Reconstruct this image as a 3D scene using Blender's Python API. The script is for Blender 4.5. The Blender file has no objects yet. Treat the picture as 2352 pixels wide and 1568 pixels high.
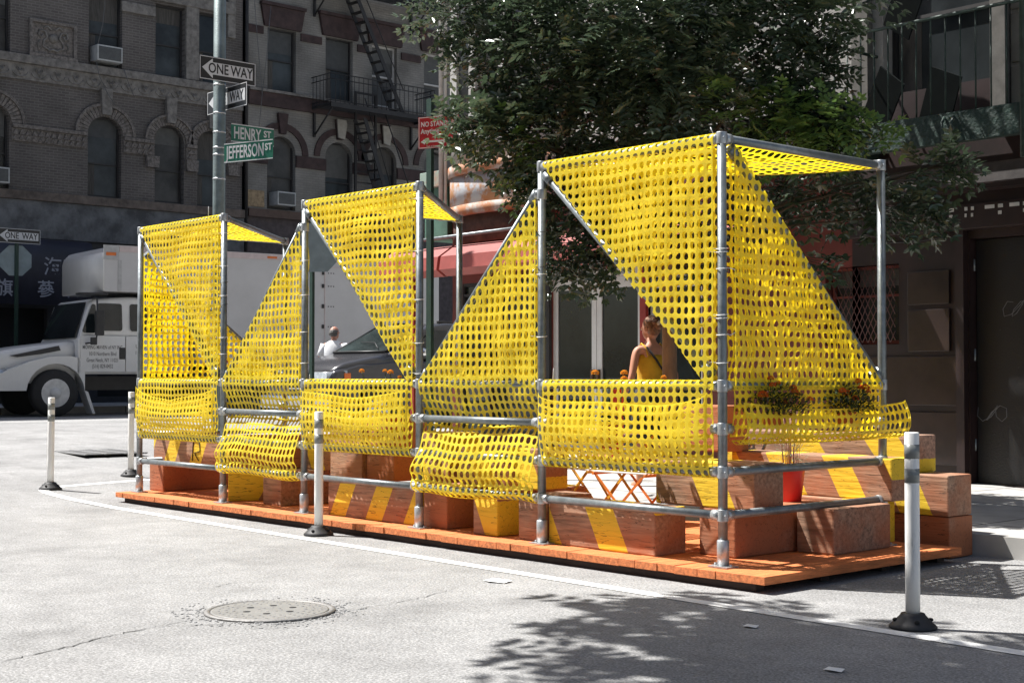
import bpy, bmesh, math, random
from mathutils import Vector, Matrix, noise
R = math.radians
random.seed(7)
S = bpy.context.scene
COL = S.collection
# ------------------------------------------------------------------ camera, light, exposure
cam_d = bpy.data.cameras.new("camera"); cam = bpy.data.objects.new("camera", cam_d); COL.objects.link(cam)
S.camera = cam
cam.location = (5.553, -6.69, 1.25)
cam.rotation_euler = (R(90) + math.atan(79/3270), 0, R(48.1))
cam_d.sensor_width = 36; cam_d.lens = 3270/2352*36
cam_d.clip_start = 0.1; cam_d.clip_end = 800
SUN_EL = R(59); SUN_H = Vector((-0.88, -0.475))
w = bpy.data.worlds.new("World"); S.world = w; w.use_nodes = True
wn = w.node_tree.nodes; wl = w.node_tree.links
sky = wn.new('ShaderNodeTexSky'); sky.sky_type = 'NISHITA'; sky.sun_disc = False
sky.sun_elevation = SUN_EL; sky.sun_rotation = math.atan2(SUN_H.x, SUN_H.y)
sky.altitude = 20; sky.air_density = 1.0; sky.dust_density = 2.5; sky.ozone_density = 1.0
bg = wn['Background']; bg.inputs['Strength'].default_value = 0.055
wl.new(sky.outputs[0], bg.inputs[0])
sd = bpy.data.lights.new("sun", 'SUN'); sd.energy = 4.6; sd.angle = R(0.53); sd.color = (1.0, 0.972, 0.93)
so = bpy.data.objects.new("sun", sd); COL.objects.link(so)
sv = Vector((SUN_H.x*math.cos(SUN_EL), SUN_H.y*math.cos(SUN_EL), math.sin(SUN_EL)))
so.rotation_euler = sv.to_track_quat('Z', 'Y').to_euler(); so.location = sv*60
S.view_settings.view_transform = 'Standard'; S.view_settings.look = 'None'
S.view_settings.exposure = 1.15; S.view_settings.gamma = 1
S.render.engine = 'CYCLES'

# ------------------------------------------------------------------ materials
MATS = {}
def mat(name, col, rough=0.8, metal=0.0, var=0.15, scale=6.0, bump=0.0, bscale=60.0, spec=0.5, col2=None, thr=None, stretch=None, trans=None):
    """Principled with noise-driven colour variation; col2 = second colour mixed by noise (thr = ramp window)."""
    if name in MATS: return MATS[name]
    m = bpy.data.materials.new(name); m.use_nodes = True; MATS[name] = m
    nt = m.node_tree; N = nt.nodes; L = nt.links
    b = N['Principled BSDF']; b.inputs['Roughness'].default_value = rough; b.inputs['Metallic'].default_value = metal
    b.inputs['Specular IOR Level'].default_value = spec
    tc = N.new('ShaderNodeTexCoord'); vec = tc.outputs['Object']
    if stretch:
        mp = N.new('ShaderNodeMapping'); mp.inputs['Scale'].default_value = stretch; L.new(vec, mp.inputs[0]); vec = mp.outputs[0]
    n = N.new('ShaderNodeTexNoise'); n.inputs['Scale'].default_value = scale; n.inputs['Detail'].default_value = 6; n.inputs['Roughness'].default_value = 0.65
    L.new(vec, n.inputs['Vector'])
    r = N.new('ShaderNodeValToRGB'); L.new(n.outputs['Fac'], r.inputs[0])
    c2 = col2 if col2 else tuple(c*(1-var) for c in col)
    c1 = col if col2 else tuple(min(1, c*(1+var)) for c in col)
    a, z = thr if thr else (0.35, 0.65)
    r.color_ramp.elements[0].position = a; r.color_ramp.elements[1].position = z
    r.color_ramp.elements[0].color = (*c2, 1); r.color_ramp.elements[1].color = (*c1, 1)
    L.new(r.outputs[0], b.inputs['Base Color'])
    if bump:
        n2 = N.new('ShaderNodeTexNoise'); n2.inputs['Scale'].default_value = bscale; n2.inputs['Detail'].default_value = 4; L.new(vec, n2.inputs['Vector'])
        bp = N.new('ShaderNodeBump'); bp.inputs['Strength'].default_value = bump; bp.inputs['Distance'].default_value = 0.02
        L.new(n2.outputs['Fac'], bp.inputs['Height']); L.new(bp.outputs[0], b.inputs['Normal'])
    if trans:
        t = N.new('ShaderNodeBsdfTranslucent'); mx = N.new('ShaderNodeMixShader'); mx.inputs[0].default_value = trans
        L.new(r.outputs[0], t.inputs[0]); L.new(b.outputs[0], mx.inputs[1]); L.new(t.outputs[0], mx.inputs[2])
        L.new(mx.outputs[0], N['Material Output'].inputs['Surface'])
    return m

def brick_mat(name, c1, c2, mortar, axis='Y', bw=0.21, rh=0.072, ms=0.010, bump=0.5, stain=0.35):
    m = bpy.data.materials.new(name); m.use_nodes = True
    nt = m.node_tree; N = nt.nodes; L = nt.links; b = N['Principled BSDF']; b.inputs['Roughness'].default_value = 0.9
    tc = N.new('ShaderNodeTexCoord'); sp = N.new('ShaderNodeSeparateXYZ'); cb = N.new('ShaderNodeCombineXYZ')
    L.new(tc.outputs['Object'], sp.inputs[0]); L.new(sp.outputs[axis], cb.inputs['X']); L.new(sp.outputs['Z'], cb.inputs['Y'])
    br = N.new('ShaderNodeTexBrick'); L.new(cb.outputs[0], br.inputs['Vector'])
    br.inputs['Scale'].default_value = 1; br.inputs['Brick Width'].default_value = bw; br.inputs['Row Height'].default_value = rh
    br.inputs['Mortar Size'].default_value = ms; br.inputs['Bias'].default_value = -0.1
    br.inputs['Color1'].default_value = (*c1, 1); br.inputs['Color2'].default_value = (*c2, 1); br.inputs['Mortar'].default_value = (*mortar, 1)
    n = N.new('ShaderNodeTexNoise'); n.inputs['Scale'].default_value = 0.7; n.inputs['Detail'].default_value = 8; L.new(tc.outputs['Object'], n.inputs['Vector'])
    rr = N.new('ShaderNodeMapRange'); rr.inputs[1].default_value = 0.3; rr.inputs[2].default_value = 0.7; rr.inputs[3].default_value = 1-stain; rr.inputs[4].default_value = 1.15
    L.new(n.outputs['Fac'], rr.inputs[0])
    mx = N.new('ShaderNodeMix'); mx.data_type = 'RGBA'; mx.blend_type = 'MULTIPLY'; mx.inputs[0].default_value = 1
    L.new(br.outputs['Color'], mx.inputs[6]); L.new(rr.outputs[0], mx.inputs[7]); L.new(mx.outputs[2], b.inputs['Base Color'])
    bp = N.new('ShaderNodeBump'); bp.inputs['Strength'].default_value = bump; bp.inputs['Distance'].default_value = 0.01; bp.invert = True
    L.new(br.outputs['Fac'], bp.inputs['Height']); L.new(bp.outputs[0], b.inputs['Normal'])
    return m

def timber_mat(name, slope, off, period=0.5, wid=0.22, axis='X', base=(0.36, 0.215, 0.14), red=(0.38, 0.13, 0.055), yel=(0.78, 0.54, 0.02), redness=0.38):
    """stained brown timber with painted diagonal yellow stripes; orange stain rubbed along its foot"""
    m = bpy.data.materials.new(name); m.use_nodes = True
    nt = m.node_tree; N = nt.nodes; L = nt.links; b = N['Principled BSDF']; b.inputs['Roughness'].default_value = 0.75
    tc = N.new('ShaderNodeTexCoord'); sp = N.new('ShaderNodeSeparateXYZ'); L.new(tc.outputs['Object'], sp.inputs[0])
    # stripes
    def M(op, a, bb=None):
        q = N.new('ShaderNodeMath'); q.operation = op
        for i, v in enumerate((a, bb)):
            if v is None: continue
            if isinstance(v, (int, float)): q.inputs[i].default_value = v
            else: L.new(v, q.inputs[i])
        return q.outputs[0]
    s = M('ADD', sp.outputs[axis], M('MULTIPLY', sp.outputs['Z'], slope))
    s = M('ADD', s, off + 50*period)
    f = M('DIVIDE', M('MODULO', s, period), period)
    n3 = N.new('ShaderNodeTexNoise'); n3.inputs['Scale'].default_value = 40; L.new(tc.outputs['Object'], n3.inputs['Vector'])
    f = M('ADD', f, M('MULTIPLY', M('SUBTRACT', n3.outputs['Fac'], 0.5), 0.02))
    stripe = M('LESS_THAN', f, wid/period)
    # wood grain
    mp = N.new('ShaderNodeMapping'); mp.inputs['Scale'].default_value = (1.5, 12, 14) if axis == 'X' else (12, 1.5, 14)
    L.new(tc.outputs['Object'], mp.inputs[0])
    n = N.new('ShaderNodeTexNoise'); n.inputs['Scale'].default_value = 3.0; n.inputs['Detail'].default_value = 8; L.new(mp.outputs[0], n.inputs['Vector'])
    r = N.new('ShaderNodeValToRGB'); L.new(n.outputs['Fac'], r.inputs[0])
    r.color_ramp.elements[0].position = 0.3; r.color_ramp.elements[1].position = 0.7
    r.color_ramp.elements[0].color = (*[c*0.55 for c in base], 1); r.color_ramp.elements[1].color = (*[c*1.25 for c in base], 1)
    n2 = N.new('ShaderNodeTexNoise'); n2.inputs['Scale'].default_value = 3.5; n2.inputs['Detail'].default_value = 5; L.new(tc.outputs['Object'], n2.inputs['Vector'])
    rf = N.new('ShaderNodeMapRange'); rf.inputs[1].default_value = 0.62-redness*0.5; rf.inputs[2].default_value = 0.95-redness*0.5
    L.new(n2.outputs['Fac'], rf.inputs[0])
    mx = N.new('ShaderNodeMix'); mx.data_type = 'RGBA'; L.new(rf.outputs[0], mx.inputs[0]); L.new(r.outputs[0], mx.inputs[6]); mx.inputs[7].default_value = (*red, 1)
    mpc = N.new('ShaderNodeMapping'); mpc.inputs['Scale'].default_value = (.8, 9, 11) if axis == 'X' else (9, .8, 11); L.new(tc.outputs['Object'], mpc.inputs[0])
    nc = N.new('ShaderNodeTexNoise'); nc.inputs['Scale'].default_value = 2.2; nc.inputs['Detail'].default_value = 3; L.new(mpc.outputs[0], nc.inputs['Vector'])
    ck = M('SUBTRACT', 1.0, M('MULTIPLY', M('LESS_THAN', M('ABSOLUTE', M('SUBTRACT', nc.outputs['Fac'], 0.5)), 0.006), .6))
    my = N.new('ShaderNodeMix'); my.data_type = 'RGBA'; L.new(M('MULTIPLY', stripe, 0.92), my.inputs[0]); L.new(mx.outputs[2], my.inputs[6]); my.inputs[7].default_value = (*yel, 1)
    mk = N.new('ShaderNodeMix'); mk.data_type = 'RGBA'; mk.blend_type = 'MULTIPLY'; mk.inputs[0].default_value = 1; L.new(my.outputs[2], mk.inputs[6]); L.new(ck, mk.inputs[7])
    L.new(mk.outputs[2], b.inputs['Base Color'])
    bp = N.new('ShaderNodeBump'); bp.inputs['Strength'].default_value = 0.5; bp.inputs['Distance'].default_value = 0.01
    L.new(n.outputs['Fac'], bp.inputs['Height']); L.new(bp.outputs[0], b.inputs['Normal'])
    return m

def glass_mat(name, tint=(0.012, 0.018, 0.02), rough=0.06, spec=0.6):
    return mat(name, tint, rough=rough, var=0.5, scale=0.8, spec=spec)

def asphalt_mat():
    m = bpy.data.materials.new("asphalt"); m.use_nodes = True
    nt = m.node_tree; N = nt.nodes; L = nt.links; b = N['Principled BSDF']; b.inputs['Roughness'].default_value = 0.9
    b.inputs['Specular IOR Level'].default_value = 0.25
    tc = N.new('ShaderNodeTexCoord')
    def noise_(s, d=6, r=0.6):
        n = N.new('ShaderNodeTexNoise'); n.inputs['Scale'].default_value = s; n.inputs['Detail'].default_value = d; n.inputs['Roughness'].default_value = r
        L.new(tc.outputs['Object'], n.inputs['Vector']); return n.outputs['Fac']
    big = noise_(0.45, 5); mid = noise_(3.2, 7, 0.7); fine = noise_(70, 3, 0.8)
    v = N.new('ShaderNodeTexVoronoi'); v.inputs['Scale'].default_value = 85; L.new(tc.outputs['Object'], v.inputs['Vector'])
    def mr(x, a, bb, c, d):
        q = N.new('ShaderNodeMapRange'); L.new(x, q.inputs[0])
        for i, k in enumerate((a, bb, c, d)): q.inputs[i+1].default_value = k
        return q.outputs[0]
    def mul(a, bb):
        q = N.new('ShaderNodeMath'); q.operation = 'MULTIPLY'; L.new(a, q.inputs[0]); L.new(bb, q.inputs[1]); return q.outputs[0]
    st_ = noise_(1.1, 3, .5); f = mul(mul(mul(mr(st_, .30, .44, .80, 1.0), mr(big, .3, .7, .80, 1.1)), mr(mid, .3, .7, .82, 1.12)), mul(mr(fine, .3, .7, .5, 1.45), mr(v.outputs['Distance'], 0.1, .8, 1.25, .8)))
    rgb = N.new('ShaderNodeMix'); rgb.data_type = 'RGBA'; rgb.blend_type = 'MULTIPLY'; rgb.inputs[0].default_value = 1
    rgb.inputs[6].default_value = (0.285, 0.284, 0.282, 1); L.new(f, rgb.inputs[7]); L.new(rgb.outputs[2], b.inputs['Base Color'])
    bp = N.new('ShaderNodeBump'); bp.inputs['Strength'].default_value = 0.45; bp.inputs['Distance'].default_value = 0.008
    L.new(mul(fine, v.outputs['Distance']), bp.inputs['Height']); L.new(bp.outputs[0], b.inputs['Normal'])
    return m

ASPHALT = asphalt_mat()
GALV = mat('galvanised_steel', (0.19, 0.212, 0.222), rough=0.42, metal=0.55, var=0.22, scale=14, bump=0.08, bscale=40)
GALV_L = mat('cast_fitting', (0.42, 0.44, 0.45), rough=0.42, metal=0.6, var=0.15, scale=25)
NET = mat('yellow_mesh_plastic', (0.96, 0.84, 0.095), rough=0.36, var=0.05, scale=3, trans=0.62)
TIE = mat('white_zip_tie', (0.8, 0.8, 0.78), rough=0.4, var=0.05)
TIEB = mat('black_zip_tie', (0.03, 0.03, 0.03), rough=0.4, var=0.05)
DECK = mat('orange_stained_board', (0.62, 0.19, 0.06), rough=0.75, var=0.3, scale=5, bump=0.4, bscale=30, stretch=(8, 1, 8))
DECKU = mat('dark_sleeper', (0.05, 0.035, 0.03), rough=0.9)
PAINT_W = mat('road_paint_white', (0.80, 0.80, 0.78), rough=0.75, var=0.08, scale=9, col2=(0.45, 0.45, 0.44), thr=(0.28, 0.40), bump=0.3)
BLACK = mat('black_rubber', (0.022, 0.022, 0.024), rough=0.6, var=0.2)
IRON = mat('cast_iron', (0.20, 0.195, 0.19), rough=0.6, metal=0.35, var=0.2, scale=10, bump=0.25)
IRONB = mat('black_painted_iron', (0.020, 0.019, 0.019), rough=0.65, var=0.3)
GREEN_IRON = mat('green_painted_iron', (0.013, 0.032, 0.025), rough=0.55, var=0.35, scale=12, bump=0.6, bscale=30)
CONC = mat('concrete', (0.40, 0.39, 0.37), rough=0.9, var=0.12, scale=2.5, bump=0.2)
DARKVOID = mat('dark_interior', (0.010, 0.010, 0.011), rough=0.9, var=0.1)

# ------------------------------------------------------------------ mesh helpers
class MB:
    def __init__(s): s.bm = bmesh.new()
    def box(s, x0, x1, y0, y1, z0, z1, bev=0.0, M=None):
        r = bmesh.ops.create_cube(s.bm, size=1)
        vs = r['verts']
        for v in vs:
            v.co = Vector(((x0+x1)/2+v.co.x*(x1-x0), (y0+y1)/2+v.co.y*(y1-y0), (z0+z1)/2+v.co.z*(z1-z0)))
            if M: v.co = M @ v.co
        if bev > 0:
            es = list({e for v in vs for e in v.link_edges})
            bmesh.ops.bevel(s.bm, geom=es, offset=bev, segments=2, affect='EDGES', profile=0.6)
        return s
    def tube(s, pts, r, n=12, cap=True):
        pts = [Vector(p) for p in pts]; rs = r if isinstance(r, (list, tuple)) else [r]*len(pts)
        rings = []; prev = None
        for i, p in enumerate(pts):
            d = (pts[min(i+1, len(pts)-1)]-pts[max(i-1, 0)]).normalized()
            if prev is None: a = d.orthogonal().normalized()
            else:
                a = prev - d*prev.dot(d)
                a = a.normalized() if a.length > 1e-6 else d.orthogonal().normalized()
            prev = a; b = d.cross(a)
            rings.append([s.bm.verts.new(p + (a*math.cos(2*math.pi*k/n)+b*math.sin(2*math.pi*k/n))*rs[i]) for k in range(n)])
        for i in range(len(rings)-1):
            for k in range(n):
                f = s.bm.faces.new((rings[i][k], rings[i][(k+1) % n], rings[i+1][(k+1) % n], rings[i+1][k])); f.smooth = True
        if cap:
            s.bm.faces.new(rings[0][::-1]); s.bm.faces.new(rings[-1])
        return s
    def lathe(s, prof, c=(0, 0, 0), n=20, smooth=True):
        rings = [[s.bm.verts.new((c[0]+r*math.cos(2*math.pi*k/n), c[1]+r*math.sin(2*math.pi*k/n), c[2]+z)) for k in range(n)] for r, z in prof]
        for i in range(len(rings)-1):
            for k in range(n):
                f = s.bm.faces.new((rings[i][k], rings[i][(k+1) % n], rings[i+1][(k+1) % n], rings[i+1][k])); f.smooth = smooth
        s.bm.faces.new(rings[0][::-1]); s.bm.faces.new(rings[-1]); return s
    def prism(s, poly, ext, axis='X', M=None):
        """poly: 2-D list; extruded between ext[0] and ext[1] along axis. axis X: poly=(y,z); Y: poly=(x,z); Z: poly=(x,y)"""
        def P(a, b, e):
            v = {'X': (e, a, b), 'Y': (a, e, b), 'Z': (a, b, e)}[axis]
            v = Vector(v); return M @ v if M else v
        A = [s.bm.verts.new(P(a, b, ext[0])) for a, b in poly]; B = [s.bm.verts.new(P(a, b, ext[1])) for a, b in poly]
        n = len(poly)
        s.bm.faces.new(A); s.bm.faces.new(B[::-1])
        for i in range(n): s.bm.faces.new((A[i], A[(i+1) % n], B[(i+1) % n], B[i]))
        return s
    def quad(s, *p):
        s.bm.faces.new([s.bm.verts.new(q) for q in p]); return s
    def ball(s, c, r, seg=12, M=None):
        q = bmesh.ops.create_icosphere(s.bm, subdivisions=2, radius=1)
        rr = r if isinstance(r, (list, tuple)) else (r, r, r)
        for v in q['verts']:
            v.co = Vector((v.co.x*rr[0], v.co.y*rr[1], v.co.z*rr[2]))
            if M: v.co = M @ v.co
            v.co += Vector(c)
            for f in v.link_faces: f.smooth = True
        return s
    def loft(s, secs, close=True):
        rings = [[s.bm.verts.new(p) for p in sec] for sec in secs]; n = len(secs[0])
        for i in range(len(rings)-1):
            for k in range(n if close else n-1):
                f = s.bm.faces.new((rings[i][k], rings[i][(k+1) % n], rings[i+1][(k+1) % n], rings[i+1][k])); f.smooth = True
        if close: s.bm.faces.new(rings[0][::-1]); s.bm.faces.new(rings[-1])
        return s
    def obj(s, name, m, parent=None, loc=None, solid=0, smooth_angle=None, keepn=False, org=None):
        if org is not None:
            for v in s.bm.verts: v.co -= Vector(org)
        if not keepn: bmesh.ops.recalc_face_normals(s.bm, faces=s.bm.faces)
        me = bpy.data.meshes.new(name); s.bm.to_mesh(me); s.bm.free()
        for mm in (m if isinstance(m, (list, tuple)) else [m]): me.materials.append(mm)
        o = bpy.data.objects.new(name, me); COL.objects.link(o)
        if org is not None: o.location = org
        if parent is not None:
            o.parent = parent
            if org is not None: o.location = Vector(org)
        if loc: o.location = loc
        if solid:
            md = o.modifiers.new('thick', 'SOLIDIFY'); md.thickness = solid; md.offset = 0
        return o
def tag(o, label=None, cat=None, group=None, kind=None):
    if label: o['label'] = label
    if cat: o['category'] = cat
    if group: o['group'] = group
    if kind: o['kind'] = kind
    return o
def thing(name, label, cat, loc=(0, 0, 0), rz=0, group=None):
    o = bpy.data.objects.new(name, None); COL.objects.link(o); o.location = loc; o.rotation_euler = (0, 0, rz); o.empty_display_size = 0.2
    return tag(o, label, cat, group)
def kids(o): return [c for c in bpy.data.objects if c.parent == o]
def copy_tree(o, parent=None):
    c = o.copy(); COL.objects.link(c); c.parent = parent
    for ch in kids(o): copy_tree(ch, c)
    return c
def text_obj(name, txt, m, parent, M, size=0.1, xs=1.0, ext=0.002, align='CENTER', bold=0.0, space=1.0):
    cu = bpy.data.curves.new(name, 'FONT'); cu.body = txt; cu.size = size; cu.align_x = align; cu.align_y = 'CENTER'; cu.extrude = ext
    cu.offset = bold; cu.space_character = space; cu.resolution_u = 3
    t = bpy.data.objects.new('tmp', cu); COL.objects.link(t)
    dg = bpy.context.evaluated_depsgraph_get(); me = bpy.data.meshes.new_from_object(t.evaluated_get(dg))
    bpy.data.objects.remove(t)
    for v in me.vertices: v.co.x *= xs
    me.transform(M); me.name = name; me.materials.clear(); me.materials.append(m)
    o = bpy.data.objects.new(name, me); COL.objects.link(o); o.parent = parent
    return o
def frame_M(origin, right, up):
    r = Vector(right).normalized(); u = Vector(up).normalized(); n = r.cross(u)
    M = Matrix((( r.x, u.x, n.x, origin[0]), (r.y, u.y, n.y, origin[1]), (r.z, u.z, n.z, origin[2]), (0, 0, 0, 1)))
    return M

# ------------------------------------------------------------------ ground
def gz(x):
    t = min(max(-x-7, 0), 9.3); return 0.042*t*min(1, t/3)
def ground_sheet(name, x0, x1, y0, y1, dz, m, step=1.0, kind='structure'):
    mb = MB(); nx = max(1, int((x1-x0)/step)); 
    xs = [x0+(x1-x0)*i/nx for i in range(nx+1)]
    prev = None
    for x in xs:
        cur = (mb.bm.verts.new((x, y0, gz(x)+dz)), mb.bm.verts.new((x, y1, gz(x)+dz)))
        if prev: mb.bm.faces.new((prev[0], cur[0], cur[1], prev[1]))
        prev = cur
    return tag(mb.obj(name, m), kind=kind)
mb = MB(); xs = [-400, -150, -60, -40, -32] + [-30+0.5*i for i in range(48)] + [-5, 0, 10, 40, 120, 400]
ys = [-400, -60, -12, 0, 12, 60, 400]
grid = [[mb.bm.verts.new((x, y, gz(x))) for y in ys] for x in xs]
for i in range(len(xs)-1):
    for j in range(len(ys)-1): mb.bm.faces.new((grid[i][j], grid[i+1][j], grid[i+1][j+1], grid[i][j+1]))
tag(mb.obj('road', ASPHALT), kind='structure')
# sidewalks with kerbs (prism with rounded corner), slab joints
def sidewalk(name, pts, m, top=0.15):
    mb = MB(); bm = mb.bm
    T = [bm.verts.new((x, y, gz(x)+top)) for x, y in pts]; B = [bm.verts.new((x, y, gz(x)-0.1)) for x, y in pts]
    bm.faces.new(T)
    for i in range(len(pts)): bm.faces.new((T[i], T[(i+1) % len(pts)], B[(i+1) % len(pts)], B[i]))
    bmesh.ops.triangulate(bm, faces=[f for f in bm.faces if len(f.verts) > 4])
    return tag(mb.obj(name, m), kind='structure')
def slab_mat():
    m = bpy.data.materials.new('sidewalk_slabs'); m.use_nodes = True; nt = m.node_tree; N = nt.nodes; L = nt.links; b = N['Principled BSDF']
    b.inputs['Roughness'].default_value = 0.9
    tc = N.new('ShaderNodeTexCoord'); br = N.new('ShaderNodeTexBrick'); L.new(tc.outputs['Object'], br.inputs['Vector'])
    br.offset = 0; br.inputs['Scale'].default_value = 1; br.inputs['Brick Width'].default_value = 1.5; br.inputs['Row Height'].default_value = 1.5; br.inputs['Mortar Size'].default_value = 0.012
    br.inputs['Color1'].default_value = (0.42, 0.41, 0.39, 1); br.inputs['Color2'].default_value = (0.36, 0.355, 0.34, 1); br.inputs['Mortar'].default_value = (0.08, 0.08, 0.08, 1)
    n = N.new('ShaderNodeTexNoise'); n.inputs['Scale'].default_value = 4; n.inputs['Detail'].default_value = 8; L.new(tc.outputs['Object'], n.inputs['Vector'])
    mr = N.new('ShaderNodeMapRange'); mr.inputs[3].default_value = 0.6; mr.inputs[4].default_value = 1.3; L.new(n.outputs['Fac'], mr.inputs[0])
    mx = N.new('ShaderNodeMix'); mx.data_type = 'RGBA'; mx.blend_type = 'MULTIPLY'; mx.inputs[0].default_value = 1
    L.new(br.outputs['Color'], mx.inputs[6]); L.new(mr.outputs[0], mx.inputs[7]); L.new(mx.outputs[2], b.inputs['Base Color']); return m
SLAB = slab_mat()
KY = 2.35; KX = -12.8
arc = [(KX+2.6-2.6*math.cos(R(a)), KY+2.6-2.6*math.sin(R(a))) for a in range(0, 91, 10)]
pts = [(60, KY)] + [(x, KY) for x in (0, -3, -6, -8, -9)] + arc[::-1] + [(KX, 8), (KX, 40), (-11, 40), (-9, 40), (60, 40)]
sidewalk('sidewalk', pts, SLAB)
sidewalk('far_sidewalk', [(-25.6, -40), (-25.6, 40), (-60, 40), (-60, -40)], SLAB)
sidewalk('near_sidewalk', [(-12, -9.2), (60, -9.2), (60, -30), (-12, -30)], SLAB)
# painted line: along the street then turning round the corner to the kerb
def strip(name, path, wd, m, dz=0.004):
    mb = MB(); L_ = []; 
    P = [Vector((x, y, 0)) for x, y in path]
    for i, p in enumerate(P):
        d = (P[min(i+1, len(P)-1)]-P[max(i-1, 0)]).normalized(); n = Vector((-d.y, d.x, 0))
        L_.append([mb.bm.verts.new((q.x, q.y, gz(q.x)+dz)) for q in (p+n*wd/2, p-n*wd/2)])
    for i in range(len(P)-1): mb.bm.faces.new((L_[i][0], L_[i][1], L_[i+1][1], L_[i+1][0]))
    return tag(mb.obj(name, m), kind='structure')
path = [(20, -1.3)] + [(x, -0.66-0.03*(x-2)) if x > 0 else (x, -0.62+0.0225*(-x)) for x in (10, 4, 2, 0, -1, -2, -3, -4, -5, -6, -7, -8)]
path = [(14, -1.0), (8, -0.82), (4, -0.72), (2, -0.665), (0, -0.63), (-1, -0.61), (-2, -0.59), (-3, -0.565), (-4, -0.54), (-5, -0.515), (-6, -0.49), (-7, -0.46), (-8, -0.43), (-8.6, -0.41), (-8.85, -0.36), (-9.0, -0.25), (-9.1, 0.0), (-9.2, 0.6), (-9.3, 1.4), (-9.4, 2.3)]
strip('painted_line', path, 0.105, PAINT_W)
# far lane markings on the cross street
strip('lane_marking', [(-20.2, -6), (-20.2, 2), (-20.3, 6), (-20.3, 12)], 0.10, PAINT_W)
# cracks
CRK = mat('crack_filler', (0.05, 0.05, 0.05), rough=0.95, var=0.3)
def crack(pts, w0, seed):
    rnd = random.Random(seed); P = []
    for i in range(len(pts)-1):
        a, b = Vector((*pts[i], 0)), Vector((*pts[i+1], 0)); n = max(2, int((b-a).length/0.035))
        for k in range(n):
            p = a.lerp(b, k/n); P.append((p.x+rnd.uniform(-.012, .012), p.y+rnd.uniform(-.012, .012)))
    P.append(pts[-1]); mb = MB(); rings = []
    for i, (x, y) in enumerate(P):
        w_ = w0*rnd.uniform(.15, 1.0)*min(1, 8*min(i+0.4, len(P)-i)/len(P))
        d = Vector((P[min(i+1, len(P)-1)][0]-P[max(i-1, 0)][0], P[min(i+1, len(P)-1)][1]-P[max(i-1, 0)][1], 0)).normalized(); nn = Vector((-d.y, d.x, 0))
        rings.append([mb.bm.verts.new((x+nn.x*s*w_/2, y+nn.y*s*w_/2, 0.003)) for s in (1, -1)])
    for i in range(len(rings)-1): mb.bm.faces.new((rings[i][0], rings[i][1], rings[i+1][1], rings[i+1][0]))
    tag(mb.obj('road_crack', CRK), kind='structure')
crack([(-0.60, -4.178), (-0.672, -3.969), (-0.751, -3.745), (-0.864, -3.538), (-0.941, -3.268)], 0.014, 1)
crack([(-0.941, -3.268), (-0.99, -3.05), (-0.93, -2.85)], 0.007, 2)
crack([(-0.72, -2.35), (-0.73, -2.0), (-0.80, -1.65), (-0.95, -1.3)], 0.007, 3)
crack([(-1.9, -2.35), (-2.0, -2.2), (-1.9, -2.0)], 0.006, 4)
crack([(-0.941, -3.268), (-0.80, -3.0), (-0.66, -2.75)], 0.006, 5)
crack([(-3.4, -3.6), (-3.3, -3.4), (-3.45, -3.1), (-3.3, -2.8)], 0.008, 6)
# manhole
t = thing('manhole_cover', 'round grey iron manhole cover with six slots in the sunlit asphalt', 'manhole cover', (-0.95, -2.58, 0.0))
MB().lathe([(0.345, 0.001), (0.345, 0.010), (0.33, 0.013), (0.318, 0.013), (0.316, 0.006), (0.30, 0.006)], n=48).obj('rim', IRON, t)
MB().lathe([(0.310, 0.002), (0.310, 0.011), (0.302, 0.0125)], n=48).obj('lid', mat('worn_lid', (0.22, 0.218, 0.212), rough=0.55, metal=0.3, var=0.12, scale=7, bump=0.2), t)
mb = MB()
for r__, n__ in ((.06, 8), (.19, 22), (.23, 26), (.27, 30)):
    for k in range(n__): a = 2*math.pi*k/n__; mb.lathe([(.010, .0120), (.008, .0142)], (r__*math.cos(a), r__*math.sin(a), 0), n=8)
mb.obj('raised_studs', IRON, t)
for k in range(6):
    a = R(60*k+20); cx_, cy_ = 0.13*math.cos(a), 0.13*math.sin(a); MB().lathe([(0.020, 0.0122), (0.020, 0.0136)], (cx_, cy_, 0), n=12).obj('slot', DARKVOID, t)
mb = MB()   # broken asphalt crumbs round the rim
for k in range(420):
    a = random.uniform(0, 6.283); r_ = random.choice([random.uniform(0.35, 0.40), random.uniform(0.35, 0.52)]); s_ = random.uniform(.003, .009)
    q = bmesh.ops.create_icosphere(mb.bm, subdivisions=1, radius=s_)
    for v in q['verts']: v.co = Vector((v.co.x*random.uniform(.8, 1.4), v.co.y, v.co.z*.7)) + Vector((r_*math.cos(a), r_*math.sin(a), 0.001))
tag(mb.obj('loose_grit', ASPHALT, loc=(-0.95, -2.58, 0.0)), 'crumbs of broken asphalt scattered round the manhole rim', 'grit', kind='stuff')
# catch-basin grate at the corner
t = thing('drain_grate', 'rectangular iron drain grate in the road near the street corner', 'drain grate', (-12.4, 1.9, gz(-12.4)), R(-4))
MB().box(-0.75, 0.75, -0.42, 0.42, 0.002, 0.006).obj('pit', DARKVOID, t)
mb = MB()
for k in range(13): mb.box(-0.75+0.12*k, -0.70+0.12*k, -0.42, 0.42, 0.006, 0.02)
for k in range(4): mb.box(-0.75, 0.78, -0.43+0.27*k, -0.39+0.27*k, 0.008, 0.024)
mb.obj('bars', mat('grate_steel', (0.3, 0.3, 0.3), rough=0.6, metal=0.4), t)
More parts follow.
